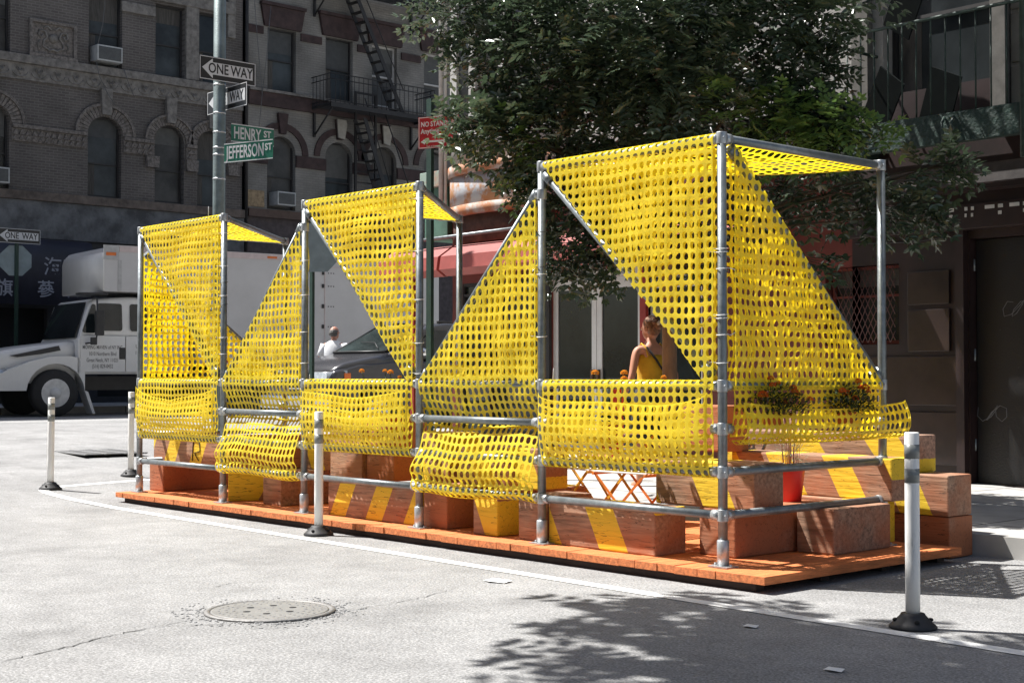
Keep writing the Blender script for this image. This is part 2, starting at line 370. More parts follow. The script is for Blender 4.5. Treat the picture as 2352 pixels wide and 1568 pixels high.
# paper scraps
PAPER = mat('paper', (0.8, 0.8, 0.78), rough=0.8, var=0.05)
for i, (x, y, s_, lb) in enumerate([(-0.97, -0.95, 0.10, 'flat white paper scrap lying on the road below the white line'), (1.05, -1.05, 0.045, 'small pale litter scrap on the shaded road right of centre'), (1.95, -1.62, 0.05, 'small pale litter scrap near the bottom right corner')]):
    mb = MB(); vs = [mb.bm.verts.new((s_*a, s_*b_, c)) for a, b_, c in [(-.8, -.5, .001), (0, -.7, .006), (.9, -.3, .001), (.7, .5, .008), (-.2, .6, .003), (-.9, .4, .006)]]
    mb.bm.faces.new(vs); tag(mb.obj('paper_scrap', PAPER, loc=(x, y, 0.004), solid=0.001), lb, 'litter', 'paper scraps on the road')

# ------------------------------------------------------------------ pavilion of pipes
PX = [0.0, -1.596, -2.954, -4.512, -5.828, -7.43]   # P5..P0
TOP = 2.70; D0 = 0.10; RB = 1.69; PR = 0.029
LV = {'b': 0.41, 'l': 0.67, 'u': 0.93, 'm': 1.19}
pav = thing('pipe_pavilion', 'galvanised pipe frame pavilion draped with yellow plastic mesh on the orange deck', 'pavilion', (0, 0, 0))
def lean(x, z): return 0.0
def post(x, y, top, lv, lab=None):
    o = MB().tube([(0, 0, D0+0.02), (0, 0, top)], PR, 16).obj('post', GALV, pav, loc=(x, y, 0))
    mb = MB().box(-.075, .075, -.055, .055, D0+.001, D0+.010).lathe([(0.037, D0+.01), (0.037, D0+.16), (0.031, D0+.165)], n=16)
    for sx in (-1, 1): mb.lathe([(0.008, D0+.01), (0.008, D0+.022)], (sx*.06, 0, 0), n=6)
    mb.obj('base_plate', GALV_L, o)
    for z, dirs in lv:
        mb = MB().lathe([(0.033, -.036), (0.034, -.033), (0.034, .033), (0.033, .036)], (0, 0, z), n=16)
        for dx, dy, dz in dirs:
            d = Vector((dx, dy, dz)); mb.tube([Vector((0, 0, z))+d*0.02, Vector((0, 0, z))+d*0.075], 0.0325, 14)
        mb.tube([(0.030, -.018, z), (0.042, -.025, z)], 0.006, 6)
        mb.obj('pipe_fitting', GALV_L, o)
    return o
L_, R_, B_ = (-1, 0, 0), (1, 0, 0), (0, 1, 0); F_ = (0, -1, 0)
lvs = ('b', 'l', 'u', 'm')
post(PX[0], 0, TOP, [(LV[k], (L_, B_)) for k in lvs]+[(TOP-0.01, (L_, B_))])
post(PX[1], 0, TOP, [(LV[k], (L_, R_)) for k in lvs]+[(TOP-0.01, (R_,)), (2.50, (L_,))])
post(PX[2], 0, TOP, [(LV[k], (L_, R_)) for k in lvs]+[(TOP-0.01, (L_,))])
post(PX[3], 0, TOP, [(LV[k], (L_, R_)) for k in lvs]+[(TOP-0.01, (R_, B_)), (2.50, (L_,))])
post(PX[4], 0, TOP, [(LV[k], (L_, R_)) for k in lvs]+[(TOP-0.01, (L_,))])
post(PX[5], 0, TOP, [(LV[k], (R_, B_)) for k in lvs]+[(TOP-0.01, (R_, B_))])
post(PX[0], RB, TOP, [(LV[k], (F_,)) for k in lvs]+[(TOP-0.01, (F_,))])
post(PX[3], RB, TOP, [(LV['m'], (F_,)), (TOP-0.01, (F_,))])
post(PX[5], RB, TOP, [(LV[k], (F_,)) for k in lvs]+[(TOP-0.01, (F_,))])
def rail(a, b, r=PR-0.003): 
    a = Vector(a); b = Vector(b); c = (a+b)/2
    return MB().tube([a-c, b-c], r, 16).obj('rail', GALV, pav, loc=c)
g = 0.03
for i in range(5):
    x1, x0 = PX[i]-g, PX[i+1]+g
    for k in lvs:
        if k == 'u' and i in (0, 2, 4): continue
        rail((x0, 0, LV[k]), (x1, 0, LV[k]))
for i in (0, 2, 4): rail((PX[i+1]+g, 0, TOP-.01), (PX[i]-g, 0, TOP-.01))
for x in (PX[0], PX[5]):
    for k in lvs:
        if k != 'u': rail((x, g, LV[k]), (x, RB-g, LV[k]))
    rail((x, g, TOP-.01), (x, RB-g, TOP-.01))
rail((PX[3], g, TOP-.01), (PX[3], RB-g, TOP-.01)); rail((PX[3], g, LV['m']), (PX[3], RB-g, LV['m']))
def diag(a, b):
    a = Vector(a); b = Vector(b); c = (a+b)/2
    mb = MB().tube([a-c, b-c], PR-0.004, 16); d = (b-a).normalized()
    for e, s_ in ((a, 1), (b, -1)): mb.tube([e-c-d*s_*.03, e-c+d*s_*.055], 0.034, 14)
    return mb.obj('brace', GALV, pav, loc=c)
diag((PX[0]-.10, 0, LV['m']+.09), (PX[1]+.06, 0, TOP-.09))
diag((PX[2]-.10, 0, LV['m']+.09), (PX[3]+.06, 0, TOP-.09))
diag((PX[4]-.10, 0, LV['m']+.09), (PX[5]+.06, 0, TOP-.09))
diag((PX[2]+.07, 0, LV['m']+.06), (PX[1]-.06, 0, 2.50))
diag((PX[4]+.07, 0, LV['m']+.06), (PX[3]-.06, 0, 2.50))
diag((0.0, .10, TOP-.08), (0.0, RB-.06, LV['m']+.06))
diag((PX[5], .08, 2.45), (PX[5], RB-.06, LV['m']+.06))
diag((PX[1]+.06, .04, TOP-.01), (PX[0]-.05, RB-.03, TOP-.01))
diag((PX[2]-.05, .05, TOP-.01), (PX[3]+.05, RB-.05, TOP-.01))
diag((PX[4]-.05, .05, TOP-.01), (PX[5]+.05, RB-.05, TOP-.01))

# ---- netting: flat lattice of punched cells, clipped by lines, then laid over a surface
CW, CH = 0.0605, 0.0645
def lattice(s0, s1, t0, t1, clips, hx=0.348, hy=0.365, pw=2.4):
    """returns bmesh of flat net in (s,t,0); clips: list of (px,pt,nx,nt) keep side opposite the normal"""
    bm = bmesh.new(); ni = max(1, round((s1-s0)/CW)); nj = max(1, round((t1-t0)/CH)); cw = (s1-s0)/ni; ch = (t1-t0)/nj
    per = [(0, 0), (1, 0), (2, 0), (3, 0), (3, 1), (3, 2), (3, 3), (2, 3), (1, 3), (0, 3), (0, 2), (0, 1)]
    V = {}
    def pv(a, b):
        k = (a, b)
        if k not in V: V[k] = bm.verts.new((s0+cw*a/3, t0+ch*b/3, 0))
        return V[k]
    for i in range(ni):
        for j in range(nj):
            cx_, cy_ = s0+(i+.5)*cw, t0+(j+.5)*ch
            if any((cx_-p[0])*p[2]+(cy_-p[1])*p[3] > 0.075 for p in clips): continue
            ring = []
            for a, b in per:
                th = math.atan2((b-1.5), (a-1.5)); c, s_ = math.cos(th), math.sin(th)
                rr = (abs(c)**pw+abs(s_)**pw)**(-1/pw)
                ring.append(bm.verts.new((cx_+c*rr*hx*cw, cy_+s_*rr*hy*ch, 0)))
            for k in range(12):
                a, b = per[k]; a2, b2 = per[(k+1) % 12]
                f = bm.faces.new((pv(3*i+a, 3*j+b), pv(3*i+a2, 3*j+b2), ring[(k+1) % 12], ring[k]))
    for v in bm.verts:
        a_, b_ = v.co.x, v.co.y; ed = min(1, (a_-s0)/.08, (s1-a_)/.08, max(0, (b_-t0))/.08, (t1-b_)/.08)
        v.co.x += .013*noise.noise(Vector((a_*3.1+s1*7, b_*3.7, t1*5)))*ed + .004*noise.noise(Vector((a_*14, b_*14, t1*9)))*ed
        v.co.y += .015*noise.noise(Vector((a_*2.7, b_*3.3+9, s1*3)))*ed + .004*noise.noise(Vector((a_*13+5, b_*13, t1*4)))*ed
    for p in clips:
        bmesh.ops.bisect_plane(bm, geom=bm.verts[:]+bm.edges[:]+bm.faces[:], plane_co=(p[0], p[1], 0), plane_no=(p[2], p[3], 0), clear_outer=True)
    return bm
def net(name, s0, s1, t0, t1, clips, surf, label=None, thick=0.0022, **k):
    bm = lattice(s0, s1, t0, t1, clips, **k)
    for v in bm.verts: v.co = Vector(surf(v.co.x, v.co.y))
    mb = MB(); mb.bm.free(); mb.bm = bm
    o = mb.obj(name, NET, pav, solid=thick, keepn=True)
    if label: o['label'] = label
    return o
def prof(pts):
    """arc-length parametrised polyline (smoothed) -> function t -> (a,b), total length"""
    P = [Vector((a, b, 0)) for a, b in pts]
    for _ in range(2):  # chaikin
        Q = [P[0]]
        for i in range(len(P)-1): Q += [P[i].lerp(P[i+1], .25), P[i].lerp(P[i+1], .75)]
        Q.append(P[-1]); P = Q
    cum = [0]
    for i in range(1, len(P)): cum.append(cum[-1]+(P[i]-P[i-1]).length)
    def f(t):
        t = min(max(t, 0), cum[-1]-1e-9)
        import bisect as bs
        i = min(max(bs.bisect_right(cum, t)-1, 0), len(P)-2); q = (t-cum[i])/max(cum[i+1]-cum[i], 1e-9)
        p = P[i].lerp(P[i+1], q); return p.x, p.y
    return f, cum[-1]
def wr(s, t, seed, a=0.012):
    return a*(noise.noise(Vector((s*2.2, t*1.6, seed)))*1.3 + 0.5*noise.noise(Vector((s*6, t*2.5, seed+9))) + 0.9*noise.noise(Vector((s*.9, t*6.5, seed+4))) + 0.35*noise.noise(Vector((s*16, t*3, seed+5))))
q = PR+0.008
def wrap_over(z, r=q, n=6, a0=-20, a1=180):   # from behind the rail, over it, to its front (y negative = front)
    return [(r*math.cos(R(a0+(a1-a0)*k/n)), z+r*math.sin(R(a0+(a1-a0)*k/n))) for k in range(n+1)]
# upper triangles of the wide bays
def upper_wide(xl, xr, seed):
    f, Lt = prof(wrap_over(TOP-.01) + [(-q, 2.3), (-q, 1.9), (-q, 1.5), (-q, LV['m']-0.02)])
    W = xr-xl-0.085; zt = TOP-.01+q
    def surf(s, t):
        y, z = f(t); env = min(1, max(0, (t-0.12)/0.25))
        hyp = (s/W) - (t-0.09)/(Lt-0.09); e2 = min(1, max(0, (hyp)/0.18)) * min(1, (W-s)/0.1)
        return (xl+0.045+s, y+(wr(s, t, seed, .020)-0.010*e2)*env*e2, z-0.006*math.sin(s*9+seed)*env)
    ln = math.hypot(W, Lt-.09); nx, ny = -(Lt-0.09)/ln, W/ln
    # hypotenuse from (0,0.09) to (W,Lt)
    net('mesh_panel', 0, W, .13, Lt, [(0-0.012, 0.09+0.02, nx, ny)], lambda s, t: (xl+.045+s, q+.006+wr(s, t, seed+40, .02), f(t)[1]))
    return net('mesh_panel', 0, W, 0, Lt, [(0-0.012, 0.09+0.02, nx, ny)], surf)
upper_wide(PX[1], PX[0], 1.3); upper_wide(PX[3], PX[2], 4.1); upper_wide(PX[5], PX[4], 8.7)
# narrow bays: triangle above the middle rail, then loose drape behind/in front of the lower rails
def narrow(xl, xr, seed):
    zb = LV['b']; m_ = LV['m']
    f, Lt = prof([(-q, 2.46), (-q, 2.0), (-q, 1.5), (-q, m_+.03), (-q-.002, m_), (-q+.006, m_-.05), (0.012, m_-.13), (q+.01, LV['u']+.04), (q+.01, LV['u']-.03), (-.01, LV['u']-.11), (-q-.01, LV['l']+.05), (-q-.022, LV['l']), (-.085, LV['l']-.07), (-.098, LV['l']-.13), (-.05, zb+.07), (-.075, zb+.045), (-.070, zb), (-.03, zb-.038), (.01, zb-.036), (.036, zb-.0)])
    W = xr-xl-0.06; tm = 2.46-m_
    def surf(s, t):
        y, z = f(t); low = min(1, max(0, (t-tm-.02)/.1)); up = 1-low
        e2 = min(1, max(0, (s/W) - (1-t/tm))/0.15) if t < tm else 1
        e3 = min(1, s/.12, (W-s)/.12)
        b = 0.035*math.sin(math.pi*min(1, max(0, (t-tm-.5)/.38)))   # bulge past the left post
        x = xl+0.035+s - low*(0.03*math.sin((t-tm)*9))*(1-s/W)*1.2 - b*(1-s/W)
        return (x, y + wr(s, t, seed, .016)*up*max(0, e2)*e3 + low*wr(s*1.4, t, seed+3, .013)*(0.4+0.6*e3), z + low*0.012*math.sin(s*5+seed)*(e3))
    ln = math.hypot(W, tm); nx, ny = -tm/ln, -W/ln
    def sback(s, t):
        z = 2.46-t*(2.46-m_)/tm; return (xl+.035+s, q+.004+wr(s, t, seed+30, .02), z)
    net('mesh_panel', 0, W, 0, tm, [(0-0.012, tm-0.012, nx, ny)], sback)
    return net('mesh_panel', 0, W, 0, Lt, [(0-0.012, tm-0.012, nx, ny)], surf, hx=.325, hy=0.395)
narrow(PX[2], PX[1], 2.2); narrow(PX[4], PX[3], 5.9)
# aprons of the wide bays: back layer over the middle rail, and a front pocket hanging open at the top
def apron(xl, xr, seed, sag, vsag):
    f, Lt = prof(wrap_over(LV['m']) + [(-q+.006, LV['m']-.12), (-q+.02, LV['u']), (-q+.02, LV['l']+.1), (-q+.004, LV['l']+.03)])
    W = xr-xl-0.10
    def surf(s, t):
        y, z = f(t); return (xl+.045+s, y+wr(s, t, seed, .012)*min(1, max(0, (t-.1)/.1)), z)
    net('mesh_panel', 0, W, 0, Lt, [], surf)
    zt = LV['m']-.045
    f2, L2 = prof([(q, LV['l']), (q*.7, LV['l']-q*.8), (0, LV['l']-q-.004), (-q*.9, LV['l']-q*.6), (-q-.012, LV['l']+.03), (-.09, LV['l']+.11), (-.115, LV['l']+.22), (-.10, LV['l']+.33), (-.085, zt)])
    W2 = xr-xl-0.115
    def surf2(s, t):
        y, z = f2(t); u = s/W2; h = max(0, (z-LV['l'])/(zt-LV['l']))
        e = (4*u*(1-u))**0.45
        dip = (sag*e + vsag*max(0, 1-abs(u-.5)*2.2))*h**1.5
        yy = -q + (y+q)*(0.35+0.65*e) if z > LV['l'] else y
        return (xl+.04+s - 0.02*h*(1-u), yy+wr(s, t, seed+2, .013)*h*e - .03*dip, z-dip - .012*math.sin(s*6+seed)*h)
    net('mesh_pocket', 0, W2, 0, L2, [], surf2, hx=.325, hy=0.395)
    # stiff folded end of the pocket at the right post
apron(PX[1], PX[0], 1.0, 0.075, 0.0); apron(PX[3], PX[2], 3.0, 0.055, 0.0); apron(PX[5], PX[4], 6.0, 0.045, 0.09)
# right face triangle (x=0 plane), seen from its outside
def side_tri(x, zt, sgn, seed, y0=.05, y1=RB-.05):
    tm = LV['m']-.03; W = y1-y0; H = zt-tm
    def surf(s, t):
        e = min(1, s/.15, t/.15); hyp = (1-s/W)-(t/H); e *= min(1, max(0, hyp/.15)); e = max(0, e)
        return (x+sgn*q+sgn*wr(s*1.2, t, seed, .035)*e, y0+s, tm+t)
    ln = math.hypot(W, H)
    net('mesh_panel', 0, W, 0, H, [(W+.02, 0+.02, H/ln, W/ln)], surf)
    net('mesh_panel', 0, W, 0, H, [(W+.02, 0+.02, H/ln, W/ln)], lambda s, t: (x-sgn*q+wr(s, t, seed+20, .03), y0+s, tm+t))
side_tri(0.0, TOP-.06, 1, 11.0, y0=.075); side_tri(PX[5], 2.47, -1, 12.0)
# right face pocket bulging outwards with the flower pots
f3, L3 = prof([(0.02, .86), (.06, .835), (.13, .84), (.20, .89), (.22, .96), (.20, 1.04), (.18, 1.09)])
def surf3(s, t):
    x, z = f3(t); W = 1.95; u = s/W; e = (math.sin(math.pi*min(1, u*.93+.05)))**.5
    y = .05 + s*0.93; xx = q+(x-q)*(.62+.45*u)
    dip = .05*math.sin(math.pi*u)
    if y > RB-.02: k_ = (y-(RB-.02)); y = RB-.02+k_*.5; xx = xx*(1-k_*1.2)
    return (xx+wr(s, t, 5, .02), y, z - dip*(t/L3) + .07*(1-u)*0)
net('mesh_pocket', 0, 1.9, 0, L3, [], surf3, hy=.365)
f4, L4 = prof([(q, LV['m']+.0), (q, 1.05), (q-.01, .95), (.0, .88)])
net('mesh_panel', 0, 1.55, 0, L4, [], lambda s, t: (f4(t)[0]+wr(s, t, 7, .01), .06+s, f4(t)[1]))
# roofs: horizontal triangles
def roof(A, B, C, seed, sag=.05):
    A, B, C = Vector(A), Vector(B), Vector(C); W = (B-A).length; H = (C-B).length
    ex = (B-A).normalized(); ey = (C-B).normalized()
    ln = math.hypot(W, H)
    def surf(s, t):
        p = A+ex*s+ey*t; e = max(0, min(s/W, 1)-t/H)*min(1, (W-s)/.3)*min(1, t/.3)
        hy_ = max(0, 1-abs((s/W)-(t/H))*3)*4*(s/W)*(1-s/W)
        return (p.x, p.y, p.z-sag*2*e-sag*hy_+wr(s, t, seed, .02)*min(1, e*8))
    return net('mesh_roof', 0, W, 0, H, [(0-.01, 0+.01, -H/ln, W/ln)], surf)
zr = TOP-.03
roof((PX[1]+.03, .0, zr), (PX[0]-.02, .0, zr), (PX[0]-.02, RB-.02, zr), 21)
def roof2(xl, xr, seed):    # left-hand right-angle corner at the rear-left post: triangle front-left, front-right, rear-left
    A = Vector((xr-.03, 0, zr)); W = xr-xl-.05; H = RB-.04; ln = math.hypot(W, H)
    def surf(s, t):
        e = max(0, 1-(W-s)/W*0-t/H)*min(1, s/.3)
        k = max(0, min(1, (W-s)/.25, t/.25)); h_ = (s/W)-(t/H)
        return (xr-.03-s, t, zr-.03*k*min(1, max(0, h_)*4)+wr(s, t, seed, .012)*k)
    return net('mesh_roof', 0, W, 0, H, [(0-.01, 0+.01, -H/ln, W/ln)], surf)
roof2(PX[3], PX[2], 22); roof2(PX[5], PX[4], 23)
# zip ties round the posts
def tie(x, y, z, m=TIE, ln=.07, dx=-1, dy=0):
    mb = MB(); n = 18
    mb.tube([(x+(PR+.006)*math.cos(2*math.pi*k/n), y+(PR+.006)*math.sin(2*math.pi*k/n), z+.004*math.sin(2*math.pi*k/n)) for k in range(n+1)], .0028, 5, cap=False)
    a = Vector((x+dx*(PR+.004), y+dy*(PR+.004)-.012, z)); mb.tube([a, a+Vector((dx*ln*.6, dy*ln-.02, random.uniform(-.006, .006))), a+Vector((dx*ln, dy*ln-.01, random.uniform(-.012, .012)))], .0025, 5)
    mb.obj('cable_tie', m, pav)
for i, zs in ((0, (2.02, 2.0, 1.62, 1.60, 1.33)), (2, (2.60, 2.20, 1.83, 1.5, 1.27)), (4, (2.55, 2.25, 1.98, 1.60, 1.45))):
    for z in zs: tie(PX[i], 0, z)
for i, zs in ((1, (1.95, 1.52)), (3, (2.22, 1.93, 1.62, 1.36))):
    for z in zs: tie(PX[i], 0, z)
for z in (2.24, 2.0): tie(PX[1], 0, z, TIEB, .02)
tie(PX[4], 0, 2.1, TIEB, .02); tie(PX[4], 0, 1.9, TIEB, .02)
for z in (1.9, 1.5): tie(PX[0], 0, z, TIE, .05, 1, .5)
for (x, y, z, d) in [(PX[0]-.05, -.02, TOP+.02, (-.012, -.01, .04)), (PX[4]-.25, -.02, TOP+.02, (.02, -.01, .09)), (PX[1]+.14, -.03, LV['m']+.03, (.03, -.02, .08)), (PX[3]+.12, -.03, LV['m']+.03, (.03, -.02, .04))]:
    MB().tube([(x, y, z), Vector((x, y, z))+Vector(d)], .003, 5).obj('cable_tie', TIE, pav)

# ------------------------------------------------------------------ deck
t = thing('deck_platform', 'low platform of orange stained boards under the yellow mesh pavilion', 'deck', (0, 0, 0))
mb = MB(); x = -7.60; rnd = random.Random(3)
while x < 0.42:
    w_ = rnd.choice([.14, .14, .185, .185, .235]); x2 = min(x+w_, 0.44)
    dz = rnd.uniform(-.002, .002); mb.box(x+.0015, x2-.0015, -.165+rnd.uniform(-.006, .006), 1.95, .052+dz, D0+dz, bev=.0025); x = x2
mb.obj('boards', DECK, t)
mb = MB()
for y in (-.08, .55, 1.2, 1.85): mb.box(-7.5, .34, y-.04, y+.04, .004, .0515)
mb.obj('sleepers', DECKU, t)

# ------------------------------------------------------------------ stacked timbers
TM = [timber_mat('timber_a', -0.55, 0.1), timber_mat('timber_b', 0.55, 0.22), timber_mat('timber_c', -0.9, 0.33, axis='Y'), timber_mat('timber_d', 0.5, 0.0, period=0.62, wid=.26), timber_mat('timber_plain', 0, 0, wid=-1, redness=.9), timber_mat('timber_brown', .6, .4, period=.9, wid=.16, redness=.35)]
blocks = [
 # x0,x1,y0,y1,z0,z1,mat,rz,label
 (-7.60, -7.31, .20, 1.50, .101, .375, 4, 0, 'reddish timber block end on under the striped beam at the far left of the deck'),
 (-7.60, -5.98, .24, .53, .376, .665, 0, 0, 'long striped timber beam laid across the far left end of the deck'),
 (-6.95, -6.3, 1.2, 1.5, .101, .375, 4, 0, 'plain reddish timber behind the far left striped beam'),
 (-5.47, -5.17, .20, 1.35, .101, .40, 5, 0, 'yellow and brown ended timber beside the fifth post from the right'),
 (-5.50, -4.70, .62, .92, .401, .69, 1, 0, 'striped timber resting on two others behind the left narrow bay'),
 (-4.28, -3.03, .08, .37, .101, .375, 0, 0, 'brown timber with yellow slanted stripes at the deck edge behind the middle white bollard'),
 (-4.74, -4.27, .42, .78, .376, .88, 5, 0, 'tall mottled brown and yellow timber block left of the red upright block'),
 (-4.25, -3.86, .45, .80, .376, .90, 4, 0, 'tall dark red timber block standing in the middle bay'),
 (-3.50, -3.12, .42, .74, .376, .80, 1, 0, 'yellow and brown timber block beside the third post from the right'),
 (-3.00, -2.72, .08, 1.15, .101, .42, 4, 0, 'reddish timber end just right of the third post from the right'),
 (-2.39, -2.12, .06, .95, .101, .42, 3, 0, 'timber end with a yellow triangle of paint in the right narrow bay'),
 (-1.89, -1.61, .05, .50, .101, .42, 5, 0, 'brown timber end beside the fourth post from the left'),
 (-2.92, -2.02, .36, .66, .421, .72, 1, 0, 'long striped timber laid over two timber ends in the right narrow bay'),
 (-1.58, -0.60, .05, .35, .101, .405, 3, 0, 'long timber with wide yellow stripes at the deck edge in the right wide bay'),
 (-0.88, -0.06, .37, .67, .406, .70, 3, 0, 'upper striped timber beside the right front corner post'),
 (-0.50, -0.20, .37, 1.30, .101, .405, 4, 0, 'dark reddish timber under the upper striped timber by the corner post'),
 (-0.17, 0.12, .95, 1.60, .101, .395, 5, 0, 'grey brown timber block at the right end of the deck'),
 (-1.45, -0.05, 1.62, 1.92, .101, .40, 3, 0, 'long lower timber with yellow stripes along the back of the deck'),
 (-1.30, 0.10, 1.66, 1.93, .401, .69, 1, 0, 'upper striped timber at the back right of the deck'),
]
for b in blocks:
    x0, x1, y0, y1, z0, z1, mi, rz, lb = b
    c = ((x0+x1)/2, (y0+y1)/2, z0)
    o = MB().box(x0-c[0], x1-c[0], y0-c[1], y1-c[1], 0, z1-z0, bev=.011).obj('timber_block', TM[mi])
    if 'across the far left' in lb: MB().tube([(-.02, -.148, .05), (0, -.148, .24), (.03, -.148, .25), (.12, -.148, .23), (.13, -.148, .15), (.02, -.148, .13), (.10, -.148, .06)], .006, 5).obj('scrawl', BLACK, o)
    o.location = c; o.rotation_euler = (0, 0, R(random.uniform(-1, 1) if not rz else rz)); tag(o, lb, 'timber block', 'timber blocks stacked in the pavilion')
for z0, z1, mi, lb in ((.101, .40, 2, 'slanting timber with a broad yellow stripe behind the second bay from the left'), (.401, .70, 4, 'upper slanting timber stacked behind the second bay from the left')):
    o = MB().box(0, 1.15, 0, .29, 0, z1-z0, bev=.011).obj('timber_block', timber_mat('timber_sl%d' % mi, -0.55, .15, period=1.2, wid=.42) if mi == 2 else TM[4])
    o.location = (-5.94, .12, z0); o.rotation_euler = (0, 0, R(59)); tag(o, lb, 'timber block', 'timber blocks stacked in the pavilion')
# far long beam on the sidewalk edge
o = MB().box(-.85, .85, -.15, .15, 0, .26, bev=.011).obj('timber_block', timber_mat('timber_far', 0.75, .1, period=.72, wid=.30, base=(0.33, 0.2, 0.14), redness=.1), None)
o.location = (-0.84, 2.19, .573); tag(o, 'long topmost barrier beam with yellow stripes and black scrawl behind the corner post', 'timber block', 'timber blocks stacked in the pavilion')
SCRAWL = mat('black_scrawl_paint', (.035, .025, .025), rough=.7)
text_obj('scrawl', '147', SCRAWL, o, frame_M((-.57, -.152, .12), (1, .0, 0), (0, 0, 1)), .20, xs=1.1, ext=.001, bold=-.002)
o = MB().box(-1.0, 1.0, -.15, .15, 0, .28, bev=.011).obj('timber_block', TM[3]); o.location = (-0.70, 2.17, .290); tag(o, 'middle barrier beam below the scrawled one at the kerb', 'timber block', 'timber blocks stacked in the pavilion')
o = MB().box(-1.02, 1.02, -.15, .15, 0, .28, bev=.011).obj('timber_block', TM[4]); o.location = (-0.72, 2.18, .006); tag(o, 'lowest barrier beam resting on the road at the kerb', 'timber block', 'timber blocks stacked in the pavilion')
o = MB().box(-.2, .2, -.15, .15, 0, .34, bev=.011).obj('timber_block', TM[4]); o.location = (-1.40, 1.95-.35, .70-.01); tag(o, 'small dark red block just left of the scrawled beam', 'timber block', 'timber blocks stacked in the pavilion')

# ------------------------------------------------------------------ stools, table and pots
ORG = mat('orange_enamel', (0.75, 0.22, 0.04), rough=0.5, var=0.15)
YEL = mat('yellow_enamel', (0.70, 0.36, 0.03), rough=0.5, var=0.12)
WHT = mat('white_enamel', (0.78, 0.76, 0.74), rough=0.4, var=0.06)
def stool(x, y, rz, m, label, h=.46, w_=.50):
    t = thing('folding_stool', label, 'stool', (x, y, D0+.001), rz, 'folding stools in the pavilion')
    mb = MB()
    for k in range(9): mb.box(-w_/2, w_/2, -.19+.043*k, -.165+.043*k, h-.012, h, bev=.003)
    mb.obj('seat', WHT, t)
    for xa in (-w_/2, w_/2-.02): MB().box(xa, xa+.02, -.2, .2, h-.03, h-.013).obj('seat_rail', m, t)
    for sy in (-.19, .19):
        for s_ in (-1, 1):
            MB().prism([(s_*(-w_/2+.03)-.012, h-.03), (s_*(-w_/2+.03)+.012, h-.03), (s_*(w_/2-.04)+.012, 0), (s_*(w_/2-.04)-.012, 0)], (sy-.004+s_*.005, sy+.004+s_*.005), 'Y').obj('leg', m, t)
    MB().tube([(w_/2-.05, -.19, .06), (w_/2-.05, .19, .06)], .007, 8).obj('crossbar', m, t)
    return t
stool(-1.58, .92, R(4), ORG, 'orange legged folding stool with white slatted seat near the middle of the right bay')
stool(-2.12, .98, R(-8), YEL, 'yellow legged folding stool behind the fourth post from the left')
stool(-3.68, 1.10, R(12), ORG, 'orange legged folding stool between two blocks in the middle bay')
t = thing('bistro_table', 'white folding table with yellow edge behind the right narrow bay mesh', 'table', (-2.35, 1.35, D0), R(2))
MB().box(-.38, .38, -.28, .28, .70, .718, bev=.004).obj('tabletop', WHT, t); MB().box(-.39, .39, -.292, -.281, .690, .715).obj('edge_strip', YEL, t)
for sy in (-.24, .24):
    for s_ in (-1, 1): MB().tube([(s_*.33, sy+s_*.01, .69), (-s_*.33, sy+s_*.01, 0)], .011, 8).obj('leg', YEL, t)
# marigolds and pots
LEAFG = mat('marigold_leaf', (0.020, 0.045, 0.012), rough=0.6, var=0.35, scale=20, trans=.25)
ORF = mat('orange_petal', (0.80, 0.17, 0.01), rough=0.6, var=0.2, scale=60, trans=.2)
YEF = mat('yellow_petal', (0.85, 0.42, 0.02), rough=0.6, var=0.15, scale=60, trans=.2)
STEM = mat('stem', (0.06, 0.10, 0.03), rough=0.7)
RED = mat('red_plastic', (0.62, 0.03, 0.03), rough=0.4, var=0.08)
TERRA = mat('terracotta', (0.45, 0.13, 0.05), rough=0.8, var=0.15)
def flower(mb, c, r, rnd):
    c = Vector(c)
    for k in range(46):
        z = 1-(k+.5)/46*1.45; a = k*2.39996; rr = math.sqrt(max(0, 1-z*z)); n = Vector((rr*math.cos(a), rr*math.sin(a), z*.8)); p = c+n*r*.55
        t_ = n.cross(Vector((0, 0, 1))); t_ = t_.normalized() if t_.length > .05 else Vector((1, 0, 0)); u_ = n.cross(t_); w_ = r*rnd.uniform(.26, .38)
        mb.bm.faces.new([mb.bm.verts.new(v) for v in (p, p+n*r*.35+t_*w_, p+n*r*.5+u_*w_*.5+Vector((0, 0, r*rnd.uniform(-.1, .1))), p+n*r*.35-t_*w_)])
def leaflet(mb, p, d, up, ln, wd):
    side = d.cross(up).normalized(); v = [mb.bm.verts.new(p), mb.bm.verts.new(p+d*ln*.5+side*wd/2-up*ln*.03), mb.bm.verts.new(p+d*ln), mb.bm.verts.new(p+d*ln*.5-side*wd/2-up*ln*.03)]
    mb.bm.faces.new(v)
